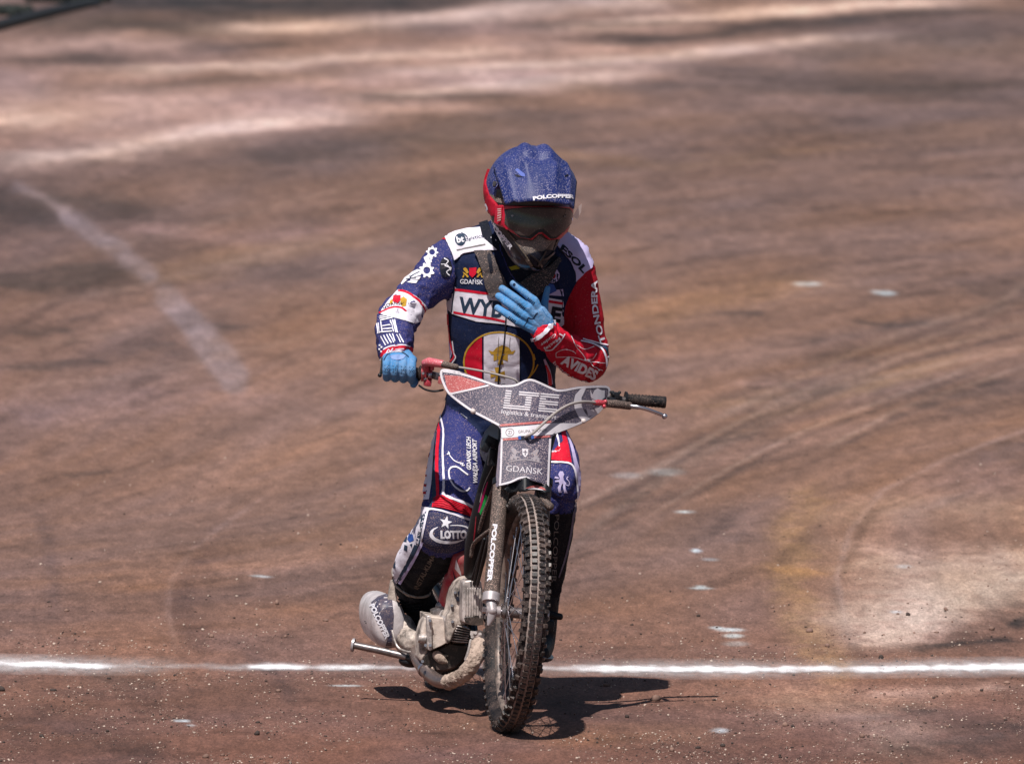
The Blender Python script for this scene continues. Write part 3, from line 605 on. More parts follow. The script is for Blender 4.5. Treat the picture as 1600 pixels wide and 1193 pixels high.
mats_of = {'torso': 0, 'larm': 1, 'lfore': 1, 'rarm': 2, 'rfore': 3, 'lthigh': 1, 'lshin': 4, 'rthigh': 1, 'rshin': 4}
bmi = np.array([mats_of[n_] for n_, _ in BONES]); npoly = len(bme.polygons)
ls = np.empty(npoly, int); bme.polygons.foreach_get('loop_start', ls); lv_ = np.empty(len(bme.loops), int); bme.loops.foreach_get('vertex_index', lv_)
fb = bone[lv_[ls]]; 
body_o = link('body', bme, ['navy_dark', 'navy', 'crimson', 'red', 'shin'], person)
bme.polygons.foreach_set('material_index', bmi[fb].astype(np.int32)); bme.update()
polys = [tuple(p.vertices) for p in bme.polygons]; VL = [tuple(v) for v in V]
def sub(ids):
    idx = [i for i, (n_, _) in enumerate(BONES) if n_ in ids]; k = np.isin(fb, idx); return BVHTree.FromPolygons(VL, [polys[i] for i in np.nonzero(k)[0]])
ST = on_bvh(sub(('torso', 'larm', 'rarm')), .72); STT = on_bvh(sub(('torso',)), .74); SLA = on_bvh(sub(('larm', 'lfore')), .66); SRA = on_bvh(sub(('rarm', 'torso')), .74)
SRF = on_bvh(sub(('rfore', 'rarm')), .66); SLL = on_bvh(sub(('lthigh', 'lshin')), .66); SRL = on_bvh(sub(('rthigh', 'rshin')), .62)
SLS = on_bvh(sub(('lshin', 'lthigh')), .70)
O1, O2, O3, O4 = .0024, .0032, .0039, .0046
b = body_o
# torso
patch('shoulder_panel', Z2((492, 128), (520, 118), (560, 100), (640, 80), (770, 65), (800, 120), (862, 190), (850, 215), (775, 218), (700, 225), (620, 240), (550, 284), (535, 235)), ST, O2, 'white', b, thick=.003, label='white shoulder panel with a round emblem')
patch('piping', Z2((455, 137), (492, 118), (530, 112), (500, 150), (478, 146)), ST, O1, 'red', b)
patch('emblem', [disc(Z2((596, 152))[0], 8.6, 8.8)], ST, O3+.003, 'print_navy', b); stripe('emblem_ring', sm2(Z2((600, 108), (640, 135), (632, 180), (590, 196), (566, 190)), 3), [.8, 1.4, 2, 1.6, .8], ST, O3+.003, 'print_navy', b, n=3)
text('lettering', 'bt', Z2((574, 172))[0], Z2((622, 164))[0], 8.5, ST, O4+.003, 'print_white', b, bold=.03)
text('lettering', 'logistics', Z2((622, 164))[0], Z2((752, 140))[0], 5.6, ST, O3+.003, 'print_navy', b, bold=.01)
stripe('fine_print', Z2((566, 221), (765, 184)), 2.2, ST, O3+.003, 'print_grey', b, n=1)
patch('shoulder_panel', Z3((505, 110), (530, 35), (585, 20), (690, 85), (765, 190), (752, 268), (705, 300), (645, 368), (638, 300), (600, 222), (550, 165)), ST, O2, 'lilac', b, thick=.002, label='pale lilac shoulder panel with bold black capitals')
text('lettering', 'ESOL', Z3((516, 142))[0], Z3((690, 310))[0], 9.2, ST, .0068, 'print_black', b, bold=.04, arc=1.5)
patch('chest_panel', Z2((505, 455), (555, 455), (568, 470), (780, 505), (900, 525), (1010, 545), (1010, 735), (885, 708), (700, 690), (545, 640), (505, 605)), STT, O1, 'white', b, label='white chest band with WYBRZEZE lettering')
stripe('red_stripe', Z2((556, 477), (665, 490), (775, 504), (900, 520)), 4.0, STT, O2, 'print_red', b, n=3); stripe('red_stripe', Z2((552, 628), (680, 652), (790, 668), (890, 690)), 3.6, STT, O2, 'print_red', b, n=3)
stripe('side_line', Z2((556, 470), (540, 630)), 1.6, STT, O2, 'print_navy', b, n=1)
text('lettering', 'WYB', Z2((580, 628))[0], Z2((868, 662))[0], 24, ST, O2, 'print_navy', b, bold=.035)
patch('chest_panel', Z3((400, 478), (430, 480), (548, 500), (556, 672), (530, 690), (470, 640), (430, 560)), ST, O1, 'white', b, label='white end of the chest band beside the raised forearm')
stripe('red_stripe', Z3((420, 502), (545, 522)), 4.2, ST, O2, 'print_red', b, n=1); text('lettering', 'E', Z3((452, 640))[0], Z3((524, 652))[0], 21, ST, O3, 'print_black', b, bold=.05)
patch('small_badge', Z3((440, 432), (545, 418), (552, 470), (440, 462)), ST, O1, 'lilac', b); patch('small_badge', Z3((430, 375), (480, 385), (500, 430), (440, 460), (420, 420)), ST, O2, 'blue_print', b)
# round belly emblem
bc = Z2((850, 960))[0]; rx, ry = 55.2, 48.2
def inell(pts): return pts
top = [(bc[0]+rx*math.cos(a), bc[1]+ry*math.sin(a)) for a in np.linspace(math.pi*.86, math.pi*2.14, 40)]
def clip(xa, xb): return [(bc[0]+rx*math.cos(a), bc[1]+ry*math.sin(a)) for a in np.linspace(0, 2*math.pi, 120) if xa <= bc[0]+rx*math.cos(a) <= xb]
xl, xr = 580+745/4.26, 580+995/4.26
patch('emblem_field', clip(0, xl), ST, O1, 'print_red', b); patch('emblem_field', clip(xl, xr), ST, O1, 'white', b)
patch('emblem_field', clip(xr, 2000), ST, O1, 'navy_dark', b)
lay('emblem_ring', poly_bm(ring(bc, rx, ry, 2.6)), ST, O2, 'gold', b)
def cross(c, s): x, y = c; return [[(x-s*.18, y), (x-s*.45, y-s), (x+s*.45, y-s), (x+s*.18, y)], [(x-s*.18, y), (x-s*.45, y+s), (x+s*.45, y+s), (x+s*.18, y)], [(x, y-s*.18), (x-s, y-s*.5), (x-s, y+s*.5), (x, y+s*.18)], [(x, y-s*.18), (x+s, y-s*.5), (x+s, y+s*.5), (x, y+s*.18)]]
patch('gold_cross', cross(Z2((862, 928))[0], 11), ST, O2, 'gold', b); patch('gold_cross', cross(Z2((842, 1040))[0], 11), ST, O2, 'gold', b)
patch('gold_crown', Z2((782, 880), (812, 888), (835, 862), (852, 872), (872, 845), (892, 872), (915, 860), (935, 888), (962, 878), (945, 905), (800, 908)), ST, O2, 'gold', b)
stripe('zip', Z2((897, 660), (890, 760), (878, 880), (856, 980), (846, 1100), (842, 1160)), [1.6, 1.6, 1.8, 2, 2.4, 2.4], ST, O4, 'print_black', b, n=3, thick=.001)
stripe('seam', Z2((850, 790), (845, 880), (838, 960)), .7, ST, O3, 'print_grey', b, n=2); stripe('seam', Z2((925, 790), (918, 870)), .7, ST, O3, 'print_grey', b, n=2)
stripe('side_panel', Z2((503, 600), (505, 720), (520, 830), (530, 900), (505, 985)), [5, 5, 5, 5, 3], STT, O1, 'lilac', b, n=3)
stripe('red_stripe', Z2((514, 640), (520, 760), (538, 860), (556, 920), (522, 965)), 2.6, STT, O2, 'print_red', b, n=3); stripe('white_stripe', Z2((545, 820), (556, 900), (566, 930), (530, 985)), 1.8, STT, O2, 'white', b, n=3)
stripe('side_panel', Z3((412, 920), (440, 1000), (455, 1100)), [3, 6, 8], ST, O1, 'lilac', b, n=3); stripe('red_stripe', Z3((420, 960), (445, 1030), (452, 1110)), [2, 5, 5], ST, O2, 'print_red', b, n=3)
stripe('gold_trim', Z3((345, 925), (335, 880)), 2.2, ST, O3, 'gold', b, n=1); stripe('gold_trim', Z3((365, 955), (340, 1005), (300, 1050)), 2, ST, O3, 'gold', b, n=3)
# chest crest
patch('crest_shield', Z2((655, 335), (703, 330), (700, 372), (676, 398), (656, 380)), ST, O1, 'print_red', b)
for sgn, cx_ in ((1, 632), (-1, 722)):
    patch('crest_lion', [Z2(*[(cx_+sgn*a, 368+c) for a, c in pp]) for pp in ([(-18, -30), (-4, -38), (8, -30), (14, -18), (20, -4), (8, 6), (-2, -8), (-10, -14)], [(-20, -8), (-4, 0), (14, 14), (20, 26), (10, 30), (0, 16), (-14, 6)], [(-16, 10), (-8, 14), (-14, 30), (-24, 30)])], ST, O1, 'gold', b)
text('lettering', 'GDAŃSK', Z2((594, 438))[0], Z2((745, 444))[0], 7.0, ST, O1, 'print_white', b, bold=.01)
lay('badge_ring', poly_bm(ring(Z3((472, 322))[0], 11.0, 11.2, 6.0)), ST, O1, 'lilac', b); patch('badge_heart', disc(Z3((472, 322))[0], 4.6), ST, O1, 'crimson', b)
text('lettering', 'PZM', Z3((440, 368))[0], Z3((494, 368))[0], 4.4, ST, O3, 'print_navy', b, bold=.03)
# collar, brace and straps under the helmet
patch('collar', Z3((-60, -75), (5, -85), (40, 20), (110, 110), (200, 150), (480, 170), (520, 200), (470, 300), (420, 440), (350, 490), (290, 480), (200, 370), (140, 250), (90, 150), (-20, 60)), ST, O1, 'black_cloth', b, thick=.004)
patch('brace_strap', Z2((698, 232), (740, 226), (800, 226), (828, 270), (850, 330), (905, 440), (935, 520), (890, 560), (840, 520), (800, 532), (765, 450), (748, 350)), ST, .012, 'webbing', b, thick=.006, label='dust covered grey brace strap across the chest')
patch('strap_slot', Z2((780, 262), (795, 240), (808, 262), (822, 345), (812, 368), (795, 352)), ST, .0195, 'print_black', b)
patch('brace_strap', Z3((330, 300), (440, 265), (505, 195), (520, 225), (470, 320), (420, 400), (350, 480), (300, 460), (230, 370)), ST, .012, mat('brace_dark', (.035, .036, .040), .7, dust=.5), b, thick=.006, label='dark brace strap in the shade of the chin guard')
patch('undershirt', Z3((160, 258), (215, 245), (245, 250), (235, 275), (180, 285)), ST, .007, 'yellow', b)
stripe('collar_line', Z3((100, 110), (112, 170), (160, 280), (210, 360)), 1.6, ST, .0085, 'navy', b, n=3)
# his right arm (left in the picture)
A_ = SLA
def gear(c, r, teeth=8, ri=.45, rot=0):
    q = []
    for i in range(teeth*4): a = rot+2*math.pi*i/(teeth*4); rr = r if i % 4 in (0, 1) else r*.74; q.append((c[0]+rr*math.cos(a), c[1]+rr*math.sin(a)))
    n_ = len(q); out = []
    for i in range(n_):
        a0, a1 = rot+2*math.pi*i/n_, rot+2*math.pi*(i+1)/n_; out.append([q[i], q[(i+1) % n_], (c[0]+r*ri*math.cos(a1), c[1]+r*ri*math.sin(a1)), (c[0]+r*ri*math.cos(a0), c[1]+r*ri*math.sin(a0))])
    return out
patch('gear_print', gear(Z2((408, 232))[0], 9.5), A_, O1, 'print_white', b); patch('gear_print', gear(Z2((372, 352))[0], 12, rot=.3), A_, O1, 'print_white', b); patch('gear_print', gear(Z2((385, 280))[0], 6, 6, rot=.6), A_, O1, 'print_white', b)
for pp in ([(352, 268), (380, 250), (400, 300), (372, 318)], [(250, 375), (310, 345), (335, 350), (330, 385), (270, 400)], [(268, 402), (330, 392), (318, 412), (262, 420)], [(225, 400), (255, 380), (262, 400), (205, 448), (200, 440)], [(255, 425), (312, 415), (300, 438), (240, 432)]):
    patch('print', Z2(*pp), A_, O1, 'print_white', b)
for pp in ([(262, 395), (325, 362)], [(235, 412), (300, 402)]): stripe('print_line', Z2(*pp), 1.2, A_, O2, 'print_navy', b, n=1)
patch('sleeve_badge', [disc(Z2((496, 332))[0], 9.5, 15.5)], A_, O1, 'print_black', b)
stripe('badge_script', sm2(Z2((485, 272), (512, 290), (490, 320), (530, 335), (500, 360), (520, 385)), 3), 1.5, A_, O2, 'print_white', b, n=2); stripe('badge_script', sm2(Z2((465, 310), (500, 312), (528, 350)), 3), 1.3, A_, O2, 'print_white', b, n=2)
patch('elbow_band', Z2((182, 476), (240, 490), (300, 525), (345, 565), (376, 600), (366, 632), (325, 690), (290, 706), (262, 690), (250, 655), (225, 622), (190, 606), (150, 600), (100, 615), (58, 640), (80, 600), (118, 550)), A_, O1, 'white', b)
stripe('red_stripe', Z2((182, 486), (240, 500), (300, 540), (340, 585), (362, 630)), 3.6, A_, O2, 'print_red', b, n=4); stripe('red_stripe', Z2((55, 638), (100, 615), (150, 598), (200, 604), (232, 628)), 2.6, A_, O2, 'print_red', b, n=4)
patch('crest_shield', Z2((150, 520), (196, 518), (196, 550), (176, 575), (142, 560)), A_, O2, 'print_red', b); patch('crest_lion', Z2((198, 540), (215, 528), (236, 545), (230, 590), (205, 600), (190, 575)), A_, O2, 'gold', b); patch('crest_lion', Z2((142, 545), (126, 560), (122, 580), (145, 580)), A_, O2, 'gold', b)
text('lettering', 'GDAŃSK', Z2((88, 612))[0], Z2((212, 588))[0], 4.5, A_, O3, 'print_black', b, arc=3)
for a, c in (((58, 660), (142, 640)), ((58, 672), (142, 654)), ((62, 684), (144, 666)), ((50, 700), (58, 770)), ((40, 704), (48, 772)), ((66, 690), (76, 760)), ((60, 762), (140, 758)), ((128, 684), (150, 762)), ((142, 680), (166, 766)), ((154, 680), (176, 768)),
             ((66, 790), (98, 850)), ((84, 784), (116, 840)), ((104, 778), (134, 835)), ((122, 776), (152, 832)), ((142, 774), (160, 822)), ((168, 780), (196, 832)), ((184, 776), (214, 832)), ((75, 742), (138, 738)), ((76, 722), (130, 714))):
    stripe('striped_letters', Z2(a, c), 1.7, A_, O1, 'print_white', b, n=1)
for q in ((60, 850), (72, 862), (58, 875), (70, 890)): patch('print', disc(Z2(q)[0], 1.6, n=6), A_, O1, 'print_white', b)
stripe('cuff_band', Z2((76, 925), (95, 888), (150, 868), (205, 862), (250, 872), (262, 900)), [7, 8, 8, 8, 9, 9], A_, O1, 'print_red', b, n=4)
stripe('cuff_edge', Z2((84, 878), (120, 858), (170, 850), (215, 848), (256, 856)), 1.8, A_, O2, 'white', b, n=4)
stripe('cuff_edge', Z2((72, 945), (100, 910), (150, 890), (205, 888), (245, 905), (264, 935)), 3.2, A_, .005, 'white', b, n=4, thick=.002)
stripe('cuff_print', Z2((100, 905), (118, 875), (128, 890), (145, 868)), 1.6, A_, O2, 'white', b, n=2); stripe('cuff_print', Z2((160, 875), (215, 872)), 1.0, A_, O2, 'white', b, n=1)
# his left arm (right in the picture)
patch('chest_side', Z3((498, 130), (560, 175), (608, 232), (638, 300), (648, 372), (602, 455), (562, 545), (552, 640), (538, 600), (540, 480), (520, 420), (500, 330)), ST, O1, 'navy_dark', b)
patch('shoulder_piping', Z3((730, 222), (752, 235), (768, 268), (742, 262)), SRA, O1, 'crimson', b)
text('lettering', 'TONDERA', Z3((852, 800))[0], Z3((790, 358))[0], 8.6, SRA, O1, 'print_white', b, bold=.03, arc=5)
stripe('elbow_piping', Z3((672, 792), (760, 812), (822, 845), (850, 900), (858, 960), (856, 1040), (848, 1092)), [2, 2.6, 2.8, 2.8, 2.8, 2.6, 2.4], SRF, O2, 'white', b, n=4)
stripe('elbow_piping', Z3((690, 780), (780, 800), (868, 822)), 1.8, SRF, O2, 'white', b, n=3)
stripe('elbow_line', Z3((700, 794), (790, 815), (850, 838), (876, 880), (884, 950), (880, 1020), (862, 1075)), [2, 3, 4.5, 6, 7, 7, 5], SRF, O1, 'print_navy', b, n=4)
for q in ((868, 905), (882, 950), (874, 985), (868, 1030)): patch('print', disc(Z3(q)[0], 1.8, 1.4, n=7), SRF, O3, 'print_white', b)
stripe('white_line', Z3((560, 740), (540, 775), (505, 815), (470, 850), (420, 855)), 1.8, SRF, O1, 'white', b, n=3); stripe('white_line', Z3((545, 752), (520, 740)), 1.8, SRF, O1, 'white', b, n=1)
text('lettering', 'Cuder', Z3((492, 735))[0], Z3((384, 812))[0], 4.2, SRF, O1, 'print_white', b, bold=.02); text('lettering', 'Maciej', Z3((520, 762))[0], Z3((412, 842))[0], 4.2, SRF, O1, 'print_white', b, bold=.02)
text('lettering', 'AVIDES', Z3((530, 945))[0], Z3((775, 1068))[0], 14, SRF, O1, 'print_white', b, bold=.05, squeeze=1)
text('lettering', 'better trade', Z3((478, 945))[0], Z3((728, 1098))[0], 4.6, SRF, O1, 'print_white', b, arc=-5)
for pp in ([(500, 905), (620, 905), (720, 935), (800, 945), (850, 948)], [(500, 905), (505, 870), (560, 850), (615, 862), (636, 880)], [(605, 755), (640, 830), (690, 890), (710, 930)], [(710, 925), (755, 920), (785, 880)], [(640, 815), (700, 850), (770, 830)], [(735, 935), (770, 975), (830, 1000)]): stripe('network_line', sm2(Z3(*pp), 3), .8, SRF, O1, 'print_white', b, n=2)
for q in ((702, 925), (730, 932), (805, 995)): patch('network_dot', disc(Z3(q)[0], 1.4, n=8), SRF, O2, 'print_white', b)
patch('cuff_edge', Z3((448, 640), (488, 652), (470, 690), (438, 730), (380, 778), (320, 792), (300, 770), (350, 765), (410, 725), (442, 680)), SRF, .004, 'white', b, thick=.003)
# legs
L1 = SLL
stripe('side_panel', Z4((215, 165), (168, 240), (148, 320), (147, 420), (135, 520), (118, 620), (108, 720), (98, 790), (100, 840)), [5, 8, 8, 10, 12, 13, 14, 14, 10], L1, O2, 'white', b, n=3)
for q in ((105, 640, 112, 660), (98, 690, 110, 705), (92, 745, 108, 765), (88, 790, 104, 810), (120, 560, 125, 590)): patch('side_print', Z4((q[0], q[1]), (q[2], q[1]+4), (q[2]-4, q[3]), (q[0]-2, q[3]-6)), L1, O3, 'crimson', b)
stripe('navy_line', Z4((222, 175), (178, 255), (162, 330), (172, 430), (160, 540), (150, 680), (148, 800), (140, 860)), [5, 5, 5, 5, 6, 6, 6, 6], L1, O2+.0004, 'print_navy', b, n=3)
stripe('red_stripe', Z4((210, 190), (180, 255), (165, 330), (178, 430), (168, 540), (165, 680), (172, 830)), [4, 4.5, 4, 4.5, 5, 5, 4.5], L1, O3, 'print_red', b, n=3)
stripe('white_stripe', Z4((228, 195), (196, 260), (184, 320), (204, 420), (200, 540), (202, 640), (204, 740), (200, 800)), [3.2, 2.8, 2.4, 2.6, 3, 3, 3.4, 4.2], L1, O3, 'white', b, n=3)
lay('signature_print', poly_bm(ring(Z4((320, 262))[0], 17, 10, 1.6, 0, 150)), L1, O1, 'print_white', b)
text('lettering', 'GDANSK LECH', Z4((362, 662))[0], Z4((362, 466))[0], 6.4, L1, O1, 'print_white', b, bold=.03, italic=.25); text('lettering', 'WAŁĘSA AIRPORT', Z4((400, 740))[0], Z4((396, 478))[0], 6.4, L1, O1, 'print_white', b, bold=.03, italic=.25)
stripe('swoosh', sm2(Z4((345, 692), (318, 672), (285, 648), (252, 648), (235, 672), (242, 720), (270, 765), (310, 790), (340, 785), (355, 768)), 3), [2.6, 3.4, 3, 2.6, 3, 2.4, 2, 1.6, 1, .6]+[.6]*0 if False else 2.3, L1, O1, 'print_white', b, n=2)
stripe('swoosh', sm2(Z4((240, 578), (262, 605), (290, 620), (308, 622)), 3), 1.4, L1, O1, 'print_white', b, n=2); stripe('swoosh', sm2(Z4((300, 632), (318, 622), (310, 640), (326, 634)), 2), 1.4, L1, O1, 'print_white', b, n=1)
patch('plane_print', [Z4((222, 568), (238, 558), (242, 564), (226, 574)), Z4((228, 556), (232, 552), (242, 574), (238, 578))], L1, O1, 'print_white', b)
stripe('white_stripe', Z5((362, 440), (400, 462), (445, 480), (500, 500), (550, 528)), [3.5, 4.2, 3.6, 4, 3.6], L1, O2, 'white', b, n=3)
patch('knee_stretch_band', Z5((312, 462), (340, 452), (370, 452), (430, 488), (500, 512), (552, 540), (552, 592), (500, 572), (440, 550), (370, 532), (300, 525)), L1, O2, 'print_red', b)
for i in range(6): stripe('stretch_rib', Z5((308+i*.5, 472+i*10), (370, 466+i*13), (440, 500+i*10), (500, 520+i*9), (550, 545+i*8)), .7, L1, O3, 'crimson', b, n=2, thick=.001)
stripe('knee_edge', Z5((232, 760), (250, 660), (268, 580), (282, 540), (330, 542), (400, 560), (480, 585), (552, 610)), [2.4, 3, 3, 3.4, 3, 3, 3.2, 3], L1, O2, 'white', b, n=3)
stripe('navy_line', Z5((300, 470), (285, 540), (250, 580), (232, 660), (205, 780), (160, 860), (90, 985)), [3, 4, 4.5, 6, 7, 7, 5], L1, O1, 'print_navy', b, n=3)
patch('knee_pad', Z5((290, 552), (400, 570), (480, 595), (548, 620), (555, 680), (530, 740), (470, 790), (400, 810), (320, 800), (250, 765), (262, 660), (275, 590)), L1, O1, 'pad', b, thick=.003, puff=.003, label='dusty navy knee pad with star and oval emblem')
star = []
for i in range(10): a = -math.pi/2+math.pi*i/5+.2; rr = 10 if i % 2 == 0 else 4.2; c0 = Z5((384, 622))[0]; star.append((c0[0]+rr*math.cos(a), c0[1]+rr*math.sin(a)))
patch('star_print', star, L1, .006, 'print_white', b)
text('lettering', 'LOTTO', Z5((352, 715))[0], Z5((508, 712))[0], 11, L1, .006, 'print_white', b, bold=.06)
stripe('swoosh', Z5((336, 648), (305, 668), (298, 695), (320, 722), (370, 738), (430, 738), (490, 722)), [1, 3, 4.5, 5, 4.5, 3.5, 1], L1, .0058, 'print_white', b, n=3); stripe('swoosh', Z5((412, 640), (460, 638), (505, 648), (528, 672), (520, 695)), [.8, 1.6, 2.4, 2.4, 1], L1, .0058, 'print_white', b, n=3)
text('lettering', 'INSTAL-KLIMA', Z5((212, 1035))[0], Z5((322, 828))[0], 7.5, SLS, O1, mat('dull_print', (.13, .11, .10), .8, dust=.2), b, bold=.02)
patch('calf_panel', Z5((236, 520), (292, 530), (262, 580), (238, 660), (215, 760), (180, 840), (110, 960), (82, 1000), (55, 985), (38, 930), (38, 850), (72, 790), (108, 700), (168, 650), (185, 585)), SLS, O1, 'white', b)
patch('side_print', Z5((160, 692), (185, 695), (192, 730), (165, 745), (150, 725)), SLS, O2, 'blue_print', b)
for pp in ([(128, 700), (150, 710), (145, 745), (125, 740)], [(132, 760), (152, 765), (148, 800), (128, 790)], [(60, 870), (72, 868), (78, 900), (64, 905)], [(165, 755), (182, 750), (178, 775)]): patch('side_print', Z5(*pp), SLS, O2, 'print_navy', b)
stripe('calf_stripe', Z5((244, 740), (190, 850), (140, 930), (100, 1000)), [4.5, 4.5, 4.5, 4], SLS, O2, 'lilac', b, n=3); stripe('calf_stripe', Z5((205, 760), (165, 850), (100, 975)), [6, 6, 5], SLS, O2, 'print_navy', b, n=3)
stripe('hem', Z5((42, 900), (62, 985), (100, 1030), (160, 1068), (230, 1078), (290, 1060)), 2, SLS, .004, mat('hem_cloth', (.34, .31, .28), .8, dirt=.4), b, n=4, thick=.002)
# his left leg (right in the picture)
L2 = SRL
stripe('white_stripe', Z4((866, 432), (884, 480), (893, 540), (870, 552), (835, 556)), 2.8, L2, O1, 'white', b, n=3)
patch('knee_stretch_band', Z4((900, 430), (925, 432), (945, 520), (962, 620), (920, 612), (840, 604), (838, 568), (898, 562), (922, 545), (912, 490)), L2, O1, 'print_red', b)
stripe('white_stripe', Z4((835, 618), (900, 618), (955, 628), (980, 665), (992, 740), (998, 820), (980, 880)), 2.6, L2, O2, 'white', b, n=3)
stripe('side_panel', Z4((930, 440), (962, 520), (985, 620), (1008, 700), (1016, 780), (1000, 830)), [2, 4, 6, 7, 7, 4], L2, O1, 'lilac', b, n=3)
stripe('calf_stripe', Z5((1215, 470), (1180, 560), (1160, 680), (1130, 820), (1085, 960)), [6, 4, 3, 3, 2], L2, O1, mat('side_grey', (.12, .11, .16), .8, dust=.3), b, n=3)
for pp in ([(885, 690), (893, 672), (910, 672), (920, 690), (912, 705), (918, 725), (932, 740), (925, 750), (908, 745), (895, 752), (888, 735), (893, 712)], [(868, 700), (888, 708), (888, 716), (864, 712)], [(868, 725), (890, 722), (890, 732), (866, 735)], [(893, 745), (905, 742), (898, 775), (905, 795), (888, 795), (884, 765)], [(912, 742), (926, 745), (928, 775), (938, 798), (922, 800), (914, 770)]):
    patch('lion_print', Z4(*pp), L2, O1, 'lilac', b)
stripe('lion_print', sm2(Z4((926, 748), (945, 755), (948, 735), (935, 715), (942, 702)), 3), 1.2, L2, O1, 'lilac', b, n=2)
text('lettering', 'POLCOPPER', Z5((1062, 568))[0], Z5((1040, 990))[0], 7, L2, O1, 'print_grey', b)

# hands
def taper(mb, pts, r0, r1, seg=12, n=4, asp=None):
    q = smooth_pts(pts, n); k = len(q); return mb.tube(q, [r0+(r1-r0)*i/(k-1) for i in range(k)], seg, asp=asp)
def z3(x, y, Y): return P(760+x/4.586, 360+y/4.586, Y)
gl = MB()
fin = [[(345, 505, .548), (272, 442, .556), (192, 380, .585)], [(302, 558, .545), (205, 482, .552), (112, 415, .588)], [(262, 604, .545), (172, 534, .552), (86, 470, .590)], [(228, 652, .548), (152, 600, .556), (80, 555, .590)]]
for k, q in enumerate(fin):
    taper(gl, [z3(*p) for p in q], .0137, .0112)
    taper(gl, [z3(q[0][0], q[0][1], q[0][2]), z3(392-k*12, 628+k*28, .560)], .0135, .017)
gl.tube([z3(350, 590, .560), z3(385, 655, .566), z3(418, 715, .572)], [.037, .043, .038], 20, asp=[.55, .55, .68], ref=(.78, 0, -.62))
taper(gl, [z3(425, 650, .575), z3(415, 560, .585), z3(425, 480, .592), z3(440, 412, .60)], .0145, .0085)
g_open = link('glove', remesh(gl, .0022, 3), 'glove', person, label='open left glove with fingers spread over the chest')
SG = on_bvh(BVHTree.FromPolygons([tuple(v.co) for v in g_open.data.vertices], [tuple(p.vertices) for p in g_open.data.polygons]), .54)
for base_, d_ in (((318, 508), (.80, .62)), ((250, 545), (.80, .62)), ((216, 600), (.80, .62)), ((182, 640), (.82, .56))):
    for i in range(5):
        for j in range(3):
            c0 = Z3((base_[0]-(i-2)*13*d_[0]+(j-1)*9*d_[1], base_[1]-(i-2)*13*d_[1]-(j-1)*9*d_[0]))[0]; patch('vent_dot', disc(c0, .85, n=6), SG, .0008, 'glove_dark', g_open, grid=0)
stripe('knuckle_print', Z3((265, 688), (290, 655), (300, 625), (330, 635), (355, 600), (370, 590)), [.8, 1.6, 2.4, 1.4, 2.2, 1], SG, .0008, 'glove_dark', g_open, n=3, grid=2)
patch('tip_logo', disc(Z3((200, 388))[0], 2.3, n=12), SG, .0008, 'glove_dark', g_open, grid=1.5)
for pp in ([(330, 740), (360, 700), (420, 690)], [(370, 740), (420, 690), (450, 650)], [(400, 560), (430, 610), (455, 625)]): stripe('seam', Z3(*pp), .7, SG, .0006, mat('glove_seam', (.03, .13, .33), .8), g_open, n=3, grid=2)
# closed right hand round the grip
gf = MB()
for i in range(4):
    x = 604.8+13.0*i; dy = -1.5+i*1.2
    taper(gf, [P(x+1, 560+dy, .470), P(x, 561+dy, .435), P(x-.3, 569+dy, .405), P(x-.5, 580+dy, .398), P(x-.5, 589+dy, .412), P(x-.3, 591+dy, .435), P(x, 586+dy, .455)], .0140, .0125, n=3)
gf.tube([P(617, 549, .50), P(621, 556, .475), P(624, 562, .455)], [.040, .046, .048], 20, asp=[.6, .5, .45], ref=(1, 0, 0))
taper(gf, [P(640, 570, .47), P(646, 583, .460), P(649, 594, .445), P(646, 601, .435)], .013, .0105)
g_fist = link('glove', remesh(gf, .0022, 2), 'glove', person, label='closed right glove gripping the throttle')
SF = on_bvh(BVHTree.FromPolygons([tuple(v.co) for v in g_fist.data.vertices], [tuple(p.vertices) for p in g_fist.data.polygons]), .40)
for i in range(4):
    for a in range(6):
        for c_ in range(3):
            if (a+c_) % 2 == 0 or a in (2, 3): patch('vent_dot', disc((604.3+13.0*i+(c_-1)*2.8+(a % 2)*.9, 571+a*2.1+i*.9), .72, n=6), SF, .0008, 'glove_dark', g_fist, grid=0)
patch('knuckle_panel', [(609, 556), (622, 554), (634, 556), (630, 561), (620, 563), (612, 561)], SF, .0012, mat('glove_panel', (.20, .30, .55), .6, dust=.2), g_fist, thick=.001)
stripe('cuff_rim', [(600, 563), (606, 553), (618, 549.5), (630, 551), (639, 558)], 1.4, SF, .001, 'glove_dark', g_fist, n=3, grid=2)
# a dangling cable at the outer side of the wrist
mb = MB(); mb.tube(smooth_pts([P(598, 560, .45), P(597, 572, .44), P(595, 583, .43)]), .0045, 8); mb.ball(P(593.5, 586, .43), .0065); mb.build('wrist_loop', 'black_plastic', g_fist)
# boots
bt = MB(); limb(bt, [(645, 912, .93, .055), (652, 935, .975, .052), (664, 958, 1.0, .050), (678, 985, .97, .046)]); limb(bt, [(678, 985, .98, .045), (690, 998, .90, .042), (704, 1004, .80, .036), (712, 1006, .74, .028)])
bo = link('boot', remesh(bt, .005, 3), 'boot', person); SB = on_bvh(BVHTree.FromPolygons([tuple(v.co) for v in bo.data.vertices], [tuple(p.vertices) for p in bo.data.polygons]), .92)
for i in range(5): stripe('boot_rib', Z(540, 860, 3.978, [(330+i*6, 300+i*18), (380, 305+i*18), (440, 295+i*18), (470, 300+i*16)]), 2, SB, .001, 'shin', bo, n=3, thick=.004)
bt = MB(); limb(bt, [(853, 930, .79, .043), (851, 955, .80, .041), (848, 985, .80, .042)]); limb(bt, [(848, 985, .82, .042), (846, 1006, .78, .040), (844, 1016, .70, .036), (843, 1020, .62, .030)])
bo2 = link('boot', remesh(bt, .005, 3), 'boot', person, label='left boot with a worn steel sole seen beside the tyre')
